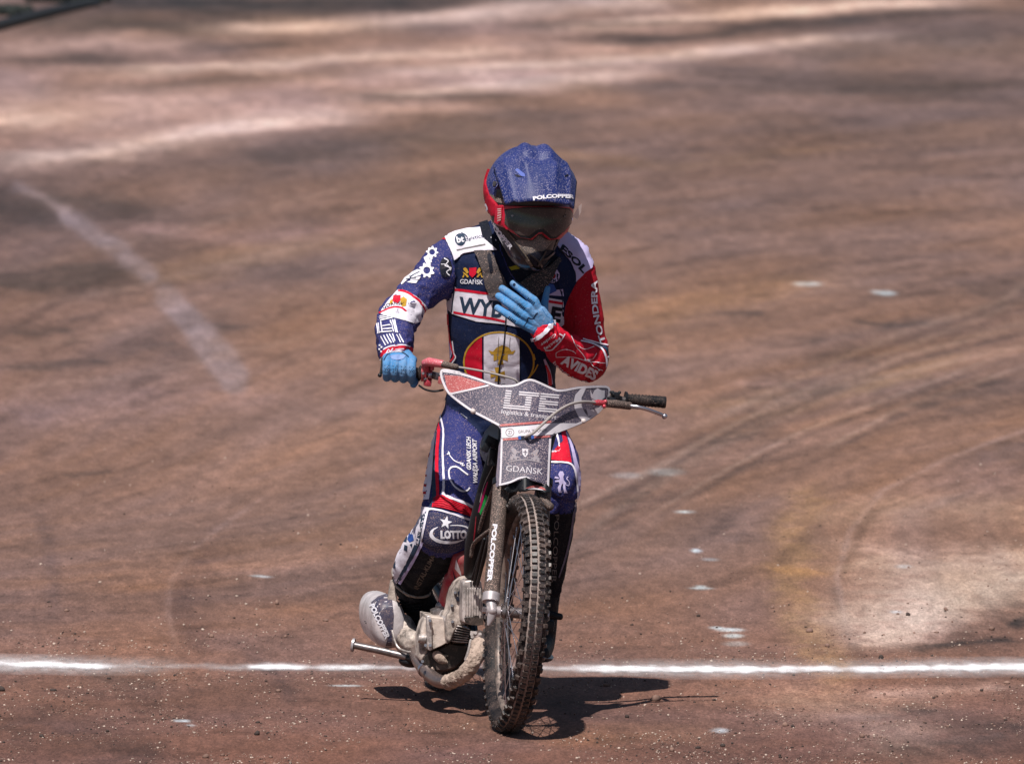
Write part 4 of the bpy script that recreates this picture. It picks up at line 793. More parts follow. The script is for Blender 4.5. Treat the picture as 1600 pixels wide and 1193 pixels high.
mb = MB(); mb.tube([P(847, 1022, .86), P(845, 1026, .78), P(843, 1029, .68), P(842, 1028, .60)], [.030, .040, .040, .024], 14, asp=.28, ref=(1, 0, 0)); mb.build('steel_shoe', 'dull_steel', bo2)

# helmet
HC = P(825, 303, .63); HM = Matrix.Rotation(R(12), 3, 'Z') @ Matrix.Rotation(R(4), 3, 'Y') @ Matrix.Rotation(R(20), 3, 'X')
def H(x, y, z): return HC+HM@Vector((x, y, z))
def ell(p, c, r):
    q = (p-np.array(c))/np.array(r); return (np.linalg.norm(q, axis=-1)-1)*min(r)
def smin(a, b, k): h = np.clip(.5+.5*(b-a)/k, 0, 1); return b*(1-h)+a*h-k*h*(1-h)
def hsdf(p):
    d = ell(p, (0, .005, .01), (.126, .150, .132)); q = p.copy(); q[..., 0] = q[..., 0]*(1+np.clip((-.03-p[..., 2])*2.6, 0, .8))
    return smin(d, smin(ell(q, (0, -.055, -.075), (.118, .120, .100)), ell(q, (0, -.118, -.132), (.082, .075, .058)), .03), .03)
nu, nvv = 120, 80; th = np.linspace(.001, math.pi-.001, nvv); ph = np.linspace(0, 2*math.pi, nu, endpoint=False)
TH_, PH_ = np.meshgrid(th, ph, indexing='ij'); D_ = np.stack([np.sin(TH_)*np.cos(PH_), np.sin(TH_)*np.sin(PH_), np.cos(TH_)], -1)
lo = np.zeros(TH_.shape); hi_ = np.full(TH_.shape, .4)
for _ in range(26): mid_ = (lo+hi_)/2; ins = hsdf(D_*mid_[..., None]) < 0; lo = np.where(ins, mid_, lo); hi_ = np.where(ins, hi_, mid_)
HV = D_*lo[..., None]
mb = MB(); idx = lambda i, j: i*nu+(j % nu)
mb.add([H(*p) for p in HV.reshape(-1, 3)], [(idx(i, j), idx(i+1, j), idx(i+1, j+1), idx(i, j+1)) for i in range(nvv-1) for j in range(nu)])
lp = HV.reshape(-1, 3); mb.mi = [0 if lp[f[0]][2] > -.030-.25*(lp[f[0]][1]+.02) and not (lp[f[0]][1] < -.06 and lp[f[0]][2] < .05) else 1 for f in mb.f]
hel = mb.build('helmet', ['helmet_blue', 'helmet_black'], person, sharp=None, label='glossy blue full face helmet with dust specks and a black chin guard')
SH = on_bvh(BVHTree.FromPolygons([tuple(v) for v in mb.v], mb.f), .55)
# peak
nu2, nv2 = 48, 30; PV = []
def peak(u, v):
    wd = np.interp(v, [0, .25, .6, 1], [.100, .121, .123, .106]); x = u*wd
    y = .045-.262*v+.045*v*abs(u)**2.2
    z = np.interp(v, [0, .15, .35, .6, .85, 1], [.140, .160, .163, .142, .098, .066])
    z -= (.096-.060*v)*abs(u)**2.1
    z += .009*math.exp(-((abs(u)-.33)/.15)**2)*(1-v**1.5) - .014*math.exp(-(u/.12)**2)*max(0, 1-v*1.5) + .006*math.exp(-((abs(u)-.80)/.07)**2)
    if v > .5: z += .005*math.exp(-((abs(u)-.30-.25*(1-v))/.08)**2)*min(1, max(0, (.86-v)/.15))
    z -= .010*math.exp(-((v-.47)/.045)**2)*(abs(u) < .62)*(1-abs(u))
    return (x, y, z)
pm_ = MB(); top_ = [H(*peak(-1+2*i/nu2, j/nv2)) for j in range(nv2+1) for i in range(nu2+1)]
pf = [(j*(nu2+1)+i, j*(nu2+1)+i+1, (j+1)*(nu2+1)+i+1, (j+1)*(nu2+1)+i) for j in range(nv2) for i in range(nu2)]
pm_.add(top_, pf); pk = pm_.build('peak', 'helmet_blue', hel, sharp=30)
sm = pk.modifiers.new('thick', 'SOLIDIFY'); sm.thickness = .005; sm.offset = -1
SP = on_bvh(BVHTree.FromPolygons([tuple(v) for v in top_], pf), .45)
text('lettering', 'POLCOPPER', Z1((612, 520))[0], Z1((899, 506))[0], 5.4, SP, .0022, 'print_white', pk, bold=.05, grid=3, arc=2.4)
for q in ([(475, 335), (500, 335), (535, 352), (495, 352)], [(835, 340), (862, 330), (862, 345), (838, 352)]): patch('vent', Z1(*q), SP, .001, 'print_black', pk)
patch('facet', Z1((500, 290), (552, 330), (555, 350), (525, 345), (480, 300)), SP, .0012, mat('facet_blue', (.10, .14, .42), .3, coat=.4, dust=.2), pk)
patch('rear_fin', Z1((560, 108), (600, 92), (610, 96), (590, 112)), SP, .0012, 'plate_white', pk)
mb = MB(); c_ = P(700+365/4.588, 200+405/4.588, .58); s_ = SH(700+365/4.588, 200+405/4.588)
mb.cyl(s_[0]-s_[1]*.002, s_[0]+s_[1]*.016, .0150, .0135, 20); mb.build('peak_screw_boss', 'helmet_blue', hel)
mb = MB(); mb.cyl(s_[0]+s_[1]*.014, s_[0]+s_[1]*.019, .0085, .0075, 16); mb.build('peak_screw', 'dull_steel', hel)
# goggles
patch('goggle_strap', Z1((268, 282), (285, 290), (276, 340), (276, 400), (300, 480), (352, 540), (372, 570), (350, 640), (322, 628), (268, 575), (240, 490), (232, 400), (242, 330)), SH, .002, 'strap_red', hel, thick=.006, puff=.003)
text('lettering', 'RAD', Z1((222, 470))[0], Z1((284, 600))[0], 7, SH, .0095, 'print_white', hel, bold=.05)
gfr = Z1((385, 552), (560, 556), (740, 556), (895, 552), (905, 600), (885, 665), (842, 725), (768, 788), (712, 796), (664, 752), (640, 756), (600, 800), (528, 782), (440, 722), (372, 690), (366, 620))
gog = patch('goggle_frame', gfr, SH, .003, 'gog_red', hel, thick=.013, puff=.004, label='red goggle frame')
patch('goggle_gasket', Z1((424, 585), (560, 562), (760, 560), (838, 574), (860, 618), (848, 664), (795, 734), (747, 780), (712, 788), (664, 742), (638, 746), (590, 790), (530, 779), (474, 722), (436, 678)), SH, .0155, 'black_plastic', hel, thick=.0015)
lens = patch('goggle_lens', Z1((432, 596), (500, 576), (600, 572), (760, 570), (832, 582), (862, 622), (852, 662), (800, 730), (742, 768), (716, 768), (668, 722), (628, 728), (580, 768), (530, 762), (468, 722), (430, 680)), SH, .0165, 'lens', hel, thick=.002)
patch('goggle_outrigger', Z1((378, 560), (418, 562), (412, 620), (402, 668), (388, 684), (368, 668), (372, 610)), SH, .017, 'gog_red', hel, thick=.003)
for i in range(6): stripe('outrigger_print', Z1((388, 585+i*15), (410, 580+i*15)), 1.5, SH, .0206, mat('outrigger_dust', (.50, .35, .33), .7), hel, n=1)
for q in ((478, 632), (800, 632)): patch('lens_post', disc(Z1(q)[0], 1.7, n=10), SH, .019, 'dull_steel', hel, thick=.002, grid=0)
# chin guard facets and vents
patch('chin_panel', Z1((540, 800), (600, 805), (650, 770), (700, 800), (760, 800), (690, 880), (600, 900), (560, 912), (520, 860), (470, 810), (520, 800)), SH, .001, 'carbon', hel, thick=.003, puff=.002)
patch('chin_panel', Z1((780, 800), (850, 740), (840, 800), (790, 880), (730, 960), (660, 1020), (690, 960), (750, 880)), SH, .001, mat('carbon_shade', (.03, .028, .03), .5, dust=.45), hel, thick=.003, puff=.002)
patch('chin_grille', Z1((570, 905), (600, 895), (700, 875), (762, 875), (720, 930), (664, 990), (620, 985), (590, 940)), SH, .004, 'print_black', hel, thick=.001)
for pp in ([(585, 900), (640, 945), (665, 985)], [(690, 880), (665, 930), (640, 975)], [(750, 882), (700, 925), (655, 940)], [(600, 985), (660, 1005), (720, 945)]): stripe('grille_bar', Z1(*pp), 2.2, SH, .005, 'helmet_black', hel, n=2, thick=.004)
stripe('chin_rib', Z1((330, 660), (400, 720), (470, 800), (540, 900), (600, 985), (640, 1018)), [3, 4, 5, 5, 4, 3], SH, .001, mat('rib_dust', (.11, .09, .07), .6, dust=.5), hel, n=3, thick=.004)
stripe('chin_rib', Z1((300, 560), (360, 680), (440, 770), (500, 850), (560, 930)), [3, 4, 4, 4, 3], SH, .001, 'helmet_black', hel, n=3, thick=.005)
patch('brow_dust', Z1((300, 470), (360, 500), (425, 525), (410, 545), (350, 530), (310, 505)), SH, .001, mat('dusty_shell', (.14, .13, .11), .6, dust=.7), hel)
text('lettering', 'POLCOPPER', Z1((262, 640))[0], Z1((450, 872))[0], 6.4, SH, .0018, 'print_white', hel, bold=.05, grid=3)
# torn clear film at the far side of the goggles
m_ = mat('tear_off_film', (.75, .62, .58), .3); m_.node_tree.nodes['Principled BSDF'].inputs['Alpha'].default_value = .4
mb = MB(); q = [P(895, 338, .53), P(903, 324, .54), P(909, 318, .55), P(908, 331, .55), P(902, 343, .54)]; k_ = [p+Vector((0, .002, 0)) for p in q]
mb.add(q+k_, [(0, 1, 2, 3, 4), (9, 8, 7, 6, 5)]+[(i, (i+1) % 5, 5+(i+1) % 5, 5+i) for i in range(5)]); mb.build('tear_off', m_, hel, label='clear tear-off strip fluttering from the goggles')

# ---------------------------------------------------------------- the motorcycle
bike = root('motorcycle', BASE, 'dusty speedway motorcycle with a navy front number plate, standing under its rider', 'motorcycle')
def bx(mb, px, py, Y, w_, h_, d_, bev=.004, rot=None, mi=0): return mb.box(P(px, py, Y), (w_, d_, h_), (BR @ rot) if rot else BR, mi=mi, bev=bev)
BW = Matrix.Rotation(R(9), 3, 'Z') @ Matrix.Rotation(R(5.4), 3, 'Y')
def wheel(name, y0, rad_, wid):
    off_ = Vector((-math.sin(R(9))*y0, math.cos(R(9))*y0, 0))
    def B(x, y, z): return BASE + off_ + BW @ Vector((x, y-y0, z))
    e = bpy.data.objects.new(name, None); C.objects.link(e); e.parent = bike; e.matrix_parent_inverse = WM['motorcycle'].inverted()
    e.location = B(0, y0, rad_); WM[e.name] = Matrix.Translation(e.location)
    def W(a, x, r): return B(x, y0+r*math.sin(a), rad_+r*math.cos(a))
    rc = rad_-.007; hgt = .052; cr = rc-hgt/2; NA, NS = 120, 20
    mb = MB(); vs = []
    for i in range(NA):
        a = 2*math.pi*i/NA
        for k in range(NS): q = 2*math.pi*k/NS; vs.append(W(a, wid/2*math.sin(q), cr+hgt/2*math.cos(q)))
    mb.add(vs, [(i*NS+k, ((i+1) % NA)*NS+k, ((i+1) % NA)*NS+(k+1) % NS, i*NS+(k+1) % NS) for i in range(NA) for k in range(NS)])
    mb.mi = [1 if (f[0] % NS) in (0, 1, 18, 19) else 0 for f in mb.f]
    ty = mb.build('tyre', ['rubber', 'tread'], e, sharp=None)
    # tread knobs
    kb = MB(); rows = int(2*math.pi*rad_/.0212); rs = random.Random(3)
    for i in range(rows):
        for al, kw, kl, dh in (((-15, .0150, .0125, .0072), (15, .0150, .0125, .0072), (-66, .012, .0125, .007), (66, .012, .0125, .007)) if i % 2 == 0 else ((-42, .0135, .0125, .0075), (42, .0135, .0125, .0075), (0, .007, .010, .0045))) if False else \
            ((-16, .0155, .0125, .0075), (16, .0155, .0125, .0075)) + (((-47, .0145, .0130, .0078), (47, .0145, .0130, .0078)) if i % 2 else ((-74, .012, .0120, .005), (74, .012, .0120, .005))):
            a = 2*math.pi*(i+(.5 if abs(al) < 20 and al > 0 else 0))/rows; q = R(al)
            sx, sr = math.sin(q), math.cos(q)
            c = (wid/2*sx, cr+hgt/2*sr); nx, nr = sx/(wid/2), sr/(hgt/2); l = math.hypot(nx, nr); nx /= l; nr /= l; tx, tr = nr, -nx
            kw2, kl2 = kw*(1+rs.uniform(-.06, .06)), kl*(1+rs.uniform(-.06, .06)); vv = []
            for lev, sc_ in ((-.003, 1.1), (dh, .90)):
                for s1, s2 in ((-1, -1), (1, -1), (1, 1), (-1, 1)):
                    xx = c[0]+nx*lev+tx*s1*kw2/2*sc_; r_ = c[1]+nr*lev+tr*s1*kw2/2*sc_; vv.append(W(a+s2*kl2/2*sc_/rad_, xx, r_))
            kb.add(vv, [(4, 5, 6, 7), (0, 1, 5, 4), (1, 2, 6, 5), (2, 3, 7, 6), (3, 0, 4, 7)], 0)
    o = kb.build('tread_knobs', 'knob', e, sharp=30); o['kind'] = 'stuff'
    # rim
    ri = cr-hgt/2; prof = [(-.0115, ri+.008), (-.0115, ri-.002), (-.008, ri-.009), (0, ri-.012), (.008, ri-.009), (.0115, ri-.002), (.0115, ri+.008), (.010, ri+.002), (0, ri-.006), (-.010, ri+.002)]
    mb = MB(); k = len(prof); mb.add([W(2*math.pi*i/96, x, r) for i in range(96) for x, r in prof], [(i*k+j, ((i+1) % 96)*k+j, ((i+1) % 96)*k+(j+1) % k, i*k+(j+1) % k) for i in range(96) for j in range(k)])
    mb.build('rim', 'rim', e, sharp=50)
    mb = MB(); mb.cyl(B(-.045, y0, rad_), B(.045, y0, rad_), .016); 
    for s in (-1, 1): mb.cyl(B(s*.030, y0, rad_), B(s*.034, y0, rad_), .031, .031, 24); mb.cyl(B(s*.036, y0, rad_), B(s*.046, y0, rad_), .021, .014, 20)
    mb.build('hub', 'dull_steel', e, sharp=35)
    mb = MB(); mb.cyl(B(-.080, y0, rad_), B(.080, y0, rad_), .008); mb.build('axle', 'steel', e)
    ln = None; sme = None
    for k in range(36):
        s = -1 if k % 2 else 1; a = 2*math.pi*k/36; d_ = (1 if (k//2) % 2 else -1)*R(62)
        p0 = W(a+d_, s*.032, .029); p1 = W(a, 0, ri-.014); v = p1-p0
        if sme is None:
            m1 = MB(); m1.cyl((0, 0, 0), (0, 0, 1), .0013, .0013, 6); m1.cyl((0, 0, .955), (0, 0, 1), .0028, .0028, 6); sme = m1.mesh('spoke'); sme.materials.append(M['steel'])
        so = bpy.data.objects.new('spoke', sme); C.objects.link(so); so.parent = e; so.matrix_parent_inverse = WM[e.name].inverted()
        so.location = p0; so.rotation_mode = 'QUATERNION'; so.rotation_quaternion = v.to_track_quat('Z', 'Y'); so.scale = (1, 1, v.length)
    return e
wheel('front_wheel', 0, .350, .077); wheel('rear_wheel', 1.33, .335, .084)

# forks
for s in (-1, 1):
    mb = MB(); lo_, up_ = (P(767, 938, -.005), P(783.5, 752, .155)) if s < 0 else (P(838, 940, .01), P(850, 752, .18))
    ax = (up_-lo_).normalized(); mb.tube([lo_, lo_+ax*.02, up_-ax*.01, up_], [.0215, .0235, .0235, .020], 24, cap=False)
    fk = mb.build('fork_leg', 'fork', bike, sharp=40)
    if s < 0: FB = BVHTree.FromPolygons([tuple(v) for v in mb.v], mb.f)
    mb = MB(); mb.tube([up_, up_+ax*.10, B(s*.088, .30, .98)], .0175, 16); mb.build('stanchion', 'frame', fk)
    mb = MB(); mb.cyl(up_-ax*.012, up_+ax*.006, .0265, .0265, 24); mb.build('fork_seal', 'black_plastic', fk)
    # axle lug: ring clamp, eye and the pointed toe below it
    mb = MB(); a0 = BASE + BW @ Vector((s*.072, 0, .35)); mb.cyl(lo_+ax*.022, lo_-ax*.004, .0255, .0255, 24); mb.tube([lo_, (lo_+a0)/2+Vector((0, -.006, 0)), a0+Vector((0, -.010, 0))], [.018, .015, .015], 14)
    mb.cyl(a0-(BR@Vector((.018, 0, 0))), a0+(BR@Vector((.022, 0, 0))), .0165, .0165, 20); mb.tube([a0+Vector((0, -.012, .006)), a0+Vector((-.004, -.014, -.018)), a0+Vector((-.012, -.014, -.040))], [.015, .012, .004], 10, asp=.6)
    mb.build('axle_lug', mat('lug', (.46, .43, .45), .4, metal=.4, dust=.2, dirt=.3), fk, sharp=40)
    mb = MB(); mb.cyl(a0-(BR@Vector((.030*(1), 0, 0))), a0-(BR@Vector((.018, 0, 0))), .010, .010, 6); mb.build('axle_nut', 'steel', fk)
    if s < 0: text('lettering', 'POLCOPPER', (770.6, 818), (761.5, 908), 6.6, on_bvh(FB, 0), .0008, 'print_white', fk, bold=.045, grid=2.5)
mb = MB(); bx(mb, 817, 742, .20, .13, .03, .05, .008); bx(mb, 830, 640, .28, .17, .03, .05, .008); mb.build('fork_yoke', 'frame', bike)
mb = MB(); mb.cyl(B(0, .24, .74), B(0, .31, .94), .026, .026, 20); mb.build('headstock', 'frame', bike)

# number plate: one bent sheet, prints laid on it
def YP(px, py): return .085+(765-py)/537*.42+(px-826)/537*.16+(.30*((px-830)/125)**2 if px > 830 else .10*((px-830)/140)**2)+.006*math.sin(px/23)*math.exp(-((py-765)/40)**2)
SPL = on_func(YP)
outl = Z4((185, 62), (180, 100), (196, 150), (225, 210), (290, 265), (370, 320), (450, 362), (530, 405), (543, 430), (541, 480), (536, 620), (528, 760), (580, 752), (640, 728), (690, 712), (735, 728), (790, 742), (818, 770), (826, 792), (832, 700), (838, 560), (850, 462), (868, 450), (940, 422), (1030, 386), (1085, 358), (1125, 328), (1155, 295), (1175, 262), (1190, 225), (1196, 195), (1190, 172), (1170, 160), (1100, 160), (1000, 166), (930, 180), (880, 182), (840, 168), (790, 145), (745, 125), (715, 119), (680, 126), (640, 148), (600, 156), (560, 156), (520, 154), (410, 115), (300, 76), (220, 62))
pl = patch('number_plate', outl, SPL, 0, 'plate_navy', bike, grid=4, label='navy number plate with white border and sponsor prints')
sm = pl.modifiers.new('thick', 'SOLIDIFY'); sm.thickness = .003; sm.offset = -1
up = Z4((192, 72), (190, 104), (204, 148), (234, 204), (298, 258), (376, 312), (456, 354), (534, 396)); 
stripe('border', [Z4((300, 84))[0]]+[Z4((228, 70))[0]]+up, 3.4, SPL, .0010, 'plate_white', pl, n=3, grid=4)
stripe('border', Z4((200, 76), (300, 90), (410, 124), (520, 162), (560, 164), (600, 164), (640, 156), (684, 134), (715, 127), (745, 133), (790, 153), (840, 176), (880, 191), (930, 188), (1000, 174), (1100, 168), (1166, 168), (1184, 178), (1188, 198), (1182, 225), (1167, 260), (1148, 290), (1118, 322), (1078, 350), (1024, 378), (936, 414), (862, 442)), 3.2, SPL, .0010, 'plate_white', pl, n=2, grid=4)
patch('print_field', Z4((208, 98), (300, 104), (455, 152), (400, 170), (246, 208), (222, 170)), SPL, .0010, 'plate_red', pl, label='salmon red corner of the plate'); stripe('border', Z4((238, 212), (340, 190), (470, 160)), 3.0, SPL, .0016, 'plate_white', pl, n=2, grid=4)
# striped letters
def lte(u, v): return Z4((572+u-v*2.2, 192+v*14.2+u*.085))[0]
for v in range(8):
    segs = [(0, 36) if v < 6 else (0, 132), ] + ([(80, 200)] if v < 2 else [(124, 160)]) + ([(208, 318)] if v in (0, 1, 3, 4, 6, 7) else [(208, 244)])
    for a_, b_ in segs: stripe('striped_letters', [lte(a_, v), lte(b_, v)], 2.1, SPL, .0010, 'plate_white', pl, n=1, grid=4)
text('lettering', 'logistics & transport', Z4((546, 326))[0], Z4((872, 362))[0], 6.6, SPL, .0010, 'plate_white', pl, grid=4, bold=.008)
patch('print_field', Z4((546, 412), (700, 400), (850, 384), (990, 385), (940, 412), (862, 442), (848, 452), (546, 474)), SPL, .0010, 'plate_white', pl, grid=4)
stripe('print_stripe', Z4((538, 398), (690, 386), (842, 376)), 3.4, SPL, .0014, 'plate_red', pl, n=2, grid=4); stripe('print_stripe', Z4((556, 482), (648, 476)), 3.2, SPL, .0014, 'plate_red', pl, n=1, grid=4); stripe('print_stripe', Z4((742, 470), (836, 462)), 3.2, SPL, .0014, 'plate_red', pl, n=1, grid=4)
lay('print_ring', poly_bm(ring(Z4((597, 440))[0], 6.8, 6.4, 1.0)), SPL, .0016, 'print_grey', pl, grid=4); text('lettering', 'ZI', Z4((586, 450))[0], Z4((609, 449))[0], 5.2, SPL, .0016, 'print_grey', pl, grid=4)
text('lettering', 'GRUPA ZDUNEK', Z4((646, 444))[0], Z4((820, 434))[0], 4.4, SPL, .0016, 'print_grey', pl, grid=4)
patch('slot', Z4((648, 462), (735, 456), (742, 474), (735, 480), (652, 484), (644, 474)), SPL, .0018, 'print_black', pl, grid=4)
patch('slot_edge', Z4((646, 462), (662, 460), (664, 482), (648, 483)), SPL, .0022, 'blue_print', pl, grid=4); patch('slot_edge', Z4((722, 458), (738, 457), (740, 478), (724, 480)), SPL, .0022, 'blue_print', pl, grid=4)
patch('emblem_print', Z4((1050, 172), (1015, 182), (985, 215), (975, 255), (982, 300), (1003, 345), (1030, 375), (1068, 352), (1040, 320), (1022, 280), (1022, 232), (1040, 196)), SPL, .0010, 'plate_white', pl, grid=4)
patch('crown_print', Z4((1072, 182), (1086, 214), (1098, 190), (1108, 212), (1116, 176), (1128, 210), (1140, 188), (1146, 214), (1160, 190), (1160, 232), (1138, 250), (1100, 246), (1078, 232)), SPL, .0010, 'plate_white', pl, grid=4)
patch('emblem_print', [Z4((1080, 240), (1110, 250), (1120, 275), (1100, 270)), Z4((1050, 300), (1075, 305), (1100, 312), (1126, 290), (1148, 270), (1128, 310), (1090, 335), (1060, 345), (1058, 325))], SPL, .0010, 'plate_white', pl, grid=4)
stripe('border', Z4((549, 478), (545, 620), (539, 754)), 3.0, SPL, .0010, 'plate_white', pl, n=2, grid=4); stripe('border', Z4((836, 476), (828, 620), (822, 780)), 3.2, SPL, .0010, 'plate_white', pl, n=2, grid=4); stripe('border', Z4((532, 752), (600, 735), (650, 712), (690, 706), (718, 713)), [3, 3, 3, 2.6, .8], SPL, .0016, 'plate_white', pl, n=3, grid=4)
text('lettering', 'GDAŃSK', Z4((574, 668))[0], Z4((790, 690))[0], 9.2, SPL, .0010, 'plate_white', pl, grid=4, bold=-.004)
lt = mat('worn_print', (.30, .27, .30), .6, dust=.5)
for sgn, cx_ in ((1, 625), (-1, 748)):
    for pp in ([(-22, -30), (-8, -40), (8, -30), (16, -10), (6, 6), (-10, -6)], [(-20, -4), (6, 2), (16, 24), (10, 34), (-10, 20)], [(-24, 10), (-12, 12), (-6, 34), (-26, 34)], [(14, -22), (30, -14), (28, -6), (12, -12)], [(12, 10), (28, 14), (26, 22), (12, 20)]):
        patch('crest_print', Z4(*[(cx_+sgn*a, 574+c+(cx_-690)*.06) for a, c in pp]), SPL, .0010, lt, pl, grid=4)
patch('crest_print', Z4((670, 535), (706, 537), (704, 570), (688, 588), (672, 570)), SPL, .0010, 'plate_white', pl, grid=4); patch('crest_print', [Z4((684, 545), (692, 545), (691, 575), (685, 575)), Z4((676, 554), (700, 556), (700, 561), (676, 559))], SPL, .0016, 'plate_navy', pl, grid=4)
stripe('crest_print', Z4((590, 615), (690, 600), (786, 620)), 1.6, SPL, .0010, lt, pl, n=3, grid=4)
# folded left edge and the black flap under the plate
def YE(px, py): return YP(px, py)+.004+max(0, (784-px))*.0034
patch('plate_edge', Z4((541, 482), (530, 520), (520, 640), (508, 762), (528, 763), (536, 640), (542, 520)), on_func(YE), 0, 'plate_lilac', pl)
def YF(px, py): return YP(px, py)+.012+.012*math.sin(px/5.5)
fl = patch('mud_flap', Z4((560, 778), (600, 745), (650, 718), (700, 706), (760, 728), (812, 746), (836, 775), (832, 796), (800, 800), (760, 786), (720, 782), (690, 792), (660, 770), (630, 752), (600, 765), (575, 790)), on_func(YF), 0, 'black_plastic', pl, grid=3); sm = fl.modifiers.new('thick', 'SOLIDIFY'); sm.thickness = .003
def YF2(px, py): return YF(px, py)-.006
patch('flap_print', Z4((688, 772), (720, 758), (760, 752), (800, 768), (812, 782), (790, 778), (750, 768), (715, 770)), on_func(YF2), 0, 'plate_red', pl); patch('flap_print', Z4((700, 776), (740, 768), (785, 776), (800, 784), (760, 778), (720, 778)), on_func(lambda a, c: YF2(a, c)-.002), 0, 'plate_white', pl)
for q in ((740, 643), (910, 658)):
    s_ = SPL(*q); mb = MB(); mb.ball(s_[0]+s_[1]*.004, (.0078, .0078, .0078), seg=14); mb.build('plate_fastener', mat('fastener', (.6, .52, .5), .5, dust=.2), pl)

# handlebar, grips and controls
mb = MB(); mb.tube(smooth_pts([P(600, 578, .440), P(655, 583, .440), P(690, 589, .430), P(740, 604, .38), P(790, 616, .35), P(860, 622, .36), P(905, 620, .42), P(955, 624, .53), P(1036, 629, .56)]), .0112, 16); hb = mb.build('handlebar', 'dull_steel', bike)
mb = MB(); mb.tube([P(602, 578, .440), P(652, 582, .440)], .0150, 18); mb.ball(P(656, 583, .44), (.007, .024, .024), BR); mb.build('grip', 'rubber', bike)
mb = MB(); gp = [P(979, 623, .545), P(984, 624, .546), P(1032, 627.5, .56), P(1036, 628, .561), P(1040, 628.3, .562)]; mb.tube(gp, [.0165, .0158, .0170, .0185, .0175], 22, cap=False); gr_ = mb.build('grip', 'rubber', bike, label='bare black rubber grip at the clutch side')
for i in range(9): a_ = gp[1].lerp(gp[2], (i+.5)/9); mb = MB(); mb.cyl(a_, a_+(gp[2]-gp[1]).normalized()*.003, .0182, .0182, 20); mb.build('grip_rib', 'rubber', gr_)
mb = MB(); mb.cyl(P(976, 622.5, .545), P(979.5, 622.8, .546), .022, .0205, 24); mb.build('grip_flange', 'frame', gr_)
mb = MB(); mb.box(P(961, 618, .53), (.024, .034, .022), BR, bev=.004); mb.box(P(967, 623, .535), (.014, .030, .020), BR, bev=.003); mb.box(P(955, 625, .47), (.016, .07, .016), BR, bev=.003); mb.ball(P(957, 613, .525), .006); mb.ball(P(968, 613, .53), .005); mb.tube([P(954, 612, .51), P(958, 616, .51)], .004, 8); mb.build('lever_clamp', 'black_plastic', hb)
mb = MB(); mb.tube([P(944, 630, .405), P(962, 631, .43), P(984, 634, .45)], [.011, .0125, .0115], 12, asp=.8); mb.build('lever_perch', 'fork', hb)
mb = MB(); mb.tube([P(928, 629, .385), P(934, 628.5, .39), P(943, 629.5, .40)], [.006, .009, .0085], 12); mb.ball(P(944, 634.5, .395), .0065); mb.ball(P(946, 627, .397), .006); mb.build('cable_adjuster', 'ano_red', hb)
mb = MB(); mb.tube(smooth_pts([P(982, 634, .448), P(1000, 636.5, .44), P(1016, 641, .45), P(1034, 648, .48)]), [.0068]*6+[.0058]*13, 12, asp=.75); mb.ball(P(1038.5, 650.2, .485), .0088); mb.build('clutch_lever', 'steel', hb)
cp = smooth_pts([P(930, 628.6, .385)]+[P(a_, c_, YP(a_, c_)-.022) for a_, c_ in ((912, 627.5), (892, 631), (873, 641), (858, 653), (845, 665), (833, 676))]+[P(822, 682, YP(822, 682)-.008), P(814, 690, .22)]); mb = MB(); mb.tube(cp, .0042, 10); mb.build('clutch_cable', 'cable', bike)
mb = MB()                                                           # throttle housing
ux = (P(652, 582, .44)-P(596, 578, .44)).normalized(); c0 = P(668, 584, .440)
mb.cyl(c0-ux*.018, c0-ux*.003, .0235, .0235, 22); mb.cyl(c0+ux*.001, c0+ux*.014, .0200, .0200, 22); mb.box(P(665, 573, .43), (.022, .03, .030), BR, bev=.005); mb.box(P(675, 574, .425), (.012, .022, .018), BR, bev=.004)
mb.box(P(668, 598, .43), (.022, .024, .020), BR, bev=.005)
mb.build('throttle_housing', 'ano_red', hb, sharp=40)
mb = MB(); mb.ball(P(672, 586, .418), (.0075, .006, .009), BR); mb.ball(P(664, 592, .418), .005); mb.cyl(P(661, 583, .415), P(661, 583, .405), .004); mb.build('housing_bolt', 'steel', hb)
mb = MB(); mb.tube([P(664, 567, .41), P(670, 565, .40), P(691, 568.5, .38)], [.0115, .0135, .0118], 16); mb.build('cable_elbow', mat('elbow_red', (.58, .12, .15), .35, metal=.2, dust=.35, dirt=.2, dustc=(.55, .42, .42)), hb)
mb = MB(); mb.tube([P(691, 568.5, .38), P(702, 571, .36), P(713, 573, .34)], [.0105, .0095, .0085], 14); mb.build('cable_sleeve', 'fork', hb)
mb = MB(); mb.tube(smooth_pts([P(712, 572.8, .345), P(750, 579, .31), P(785, 587, .29), P(806, 594, .29), P(812, 606, .30)]), .0033, 10); mb.build('throttle_cable', 'cable', bike)
mb = MB(); mb.tube(smooth_pts([P(655, 602, .42), P(664, 608, .40), P(678, 611, .38), P(692, 609, .38)]), .0032, 8); mb.build('kill_switch_cable', 'black_plastic', bike)
mb = MB(); mb.box(P(689, 594, .36), (.016, .02, .022), BR, bev=.003); mb.build('bar_pad_clip', 'plate_red', hb)
mb = MB(); mb.box(P(682.5, 588, .42), (.010, .022, .020), BR, bev=.002); mb.build('bar_collar', 'alu', hb)

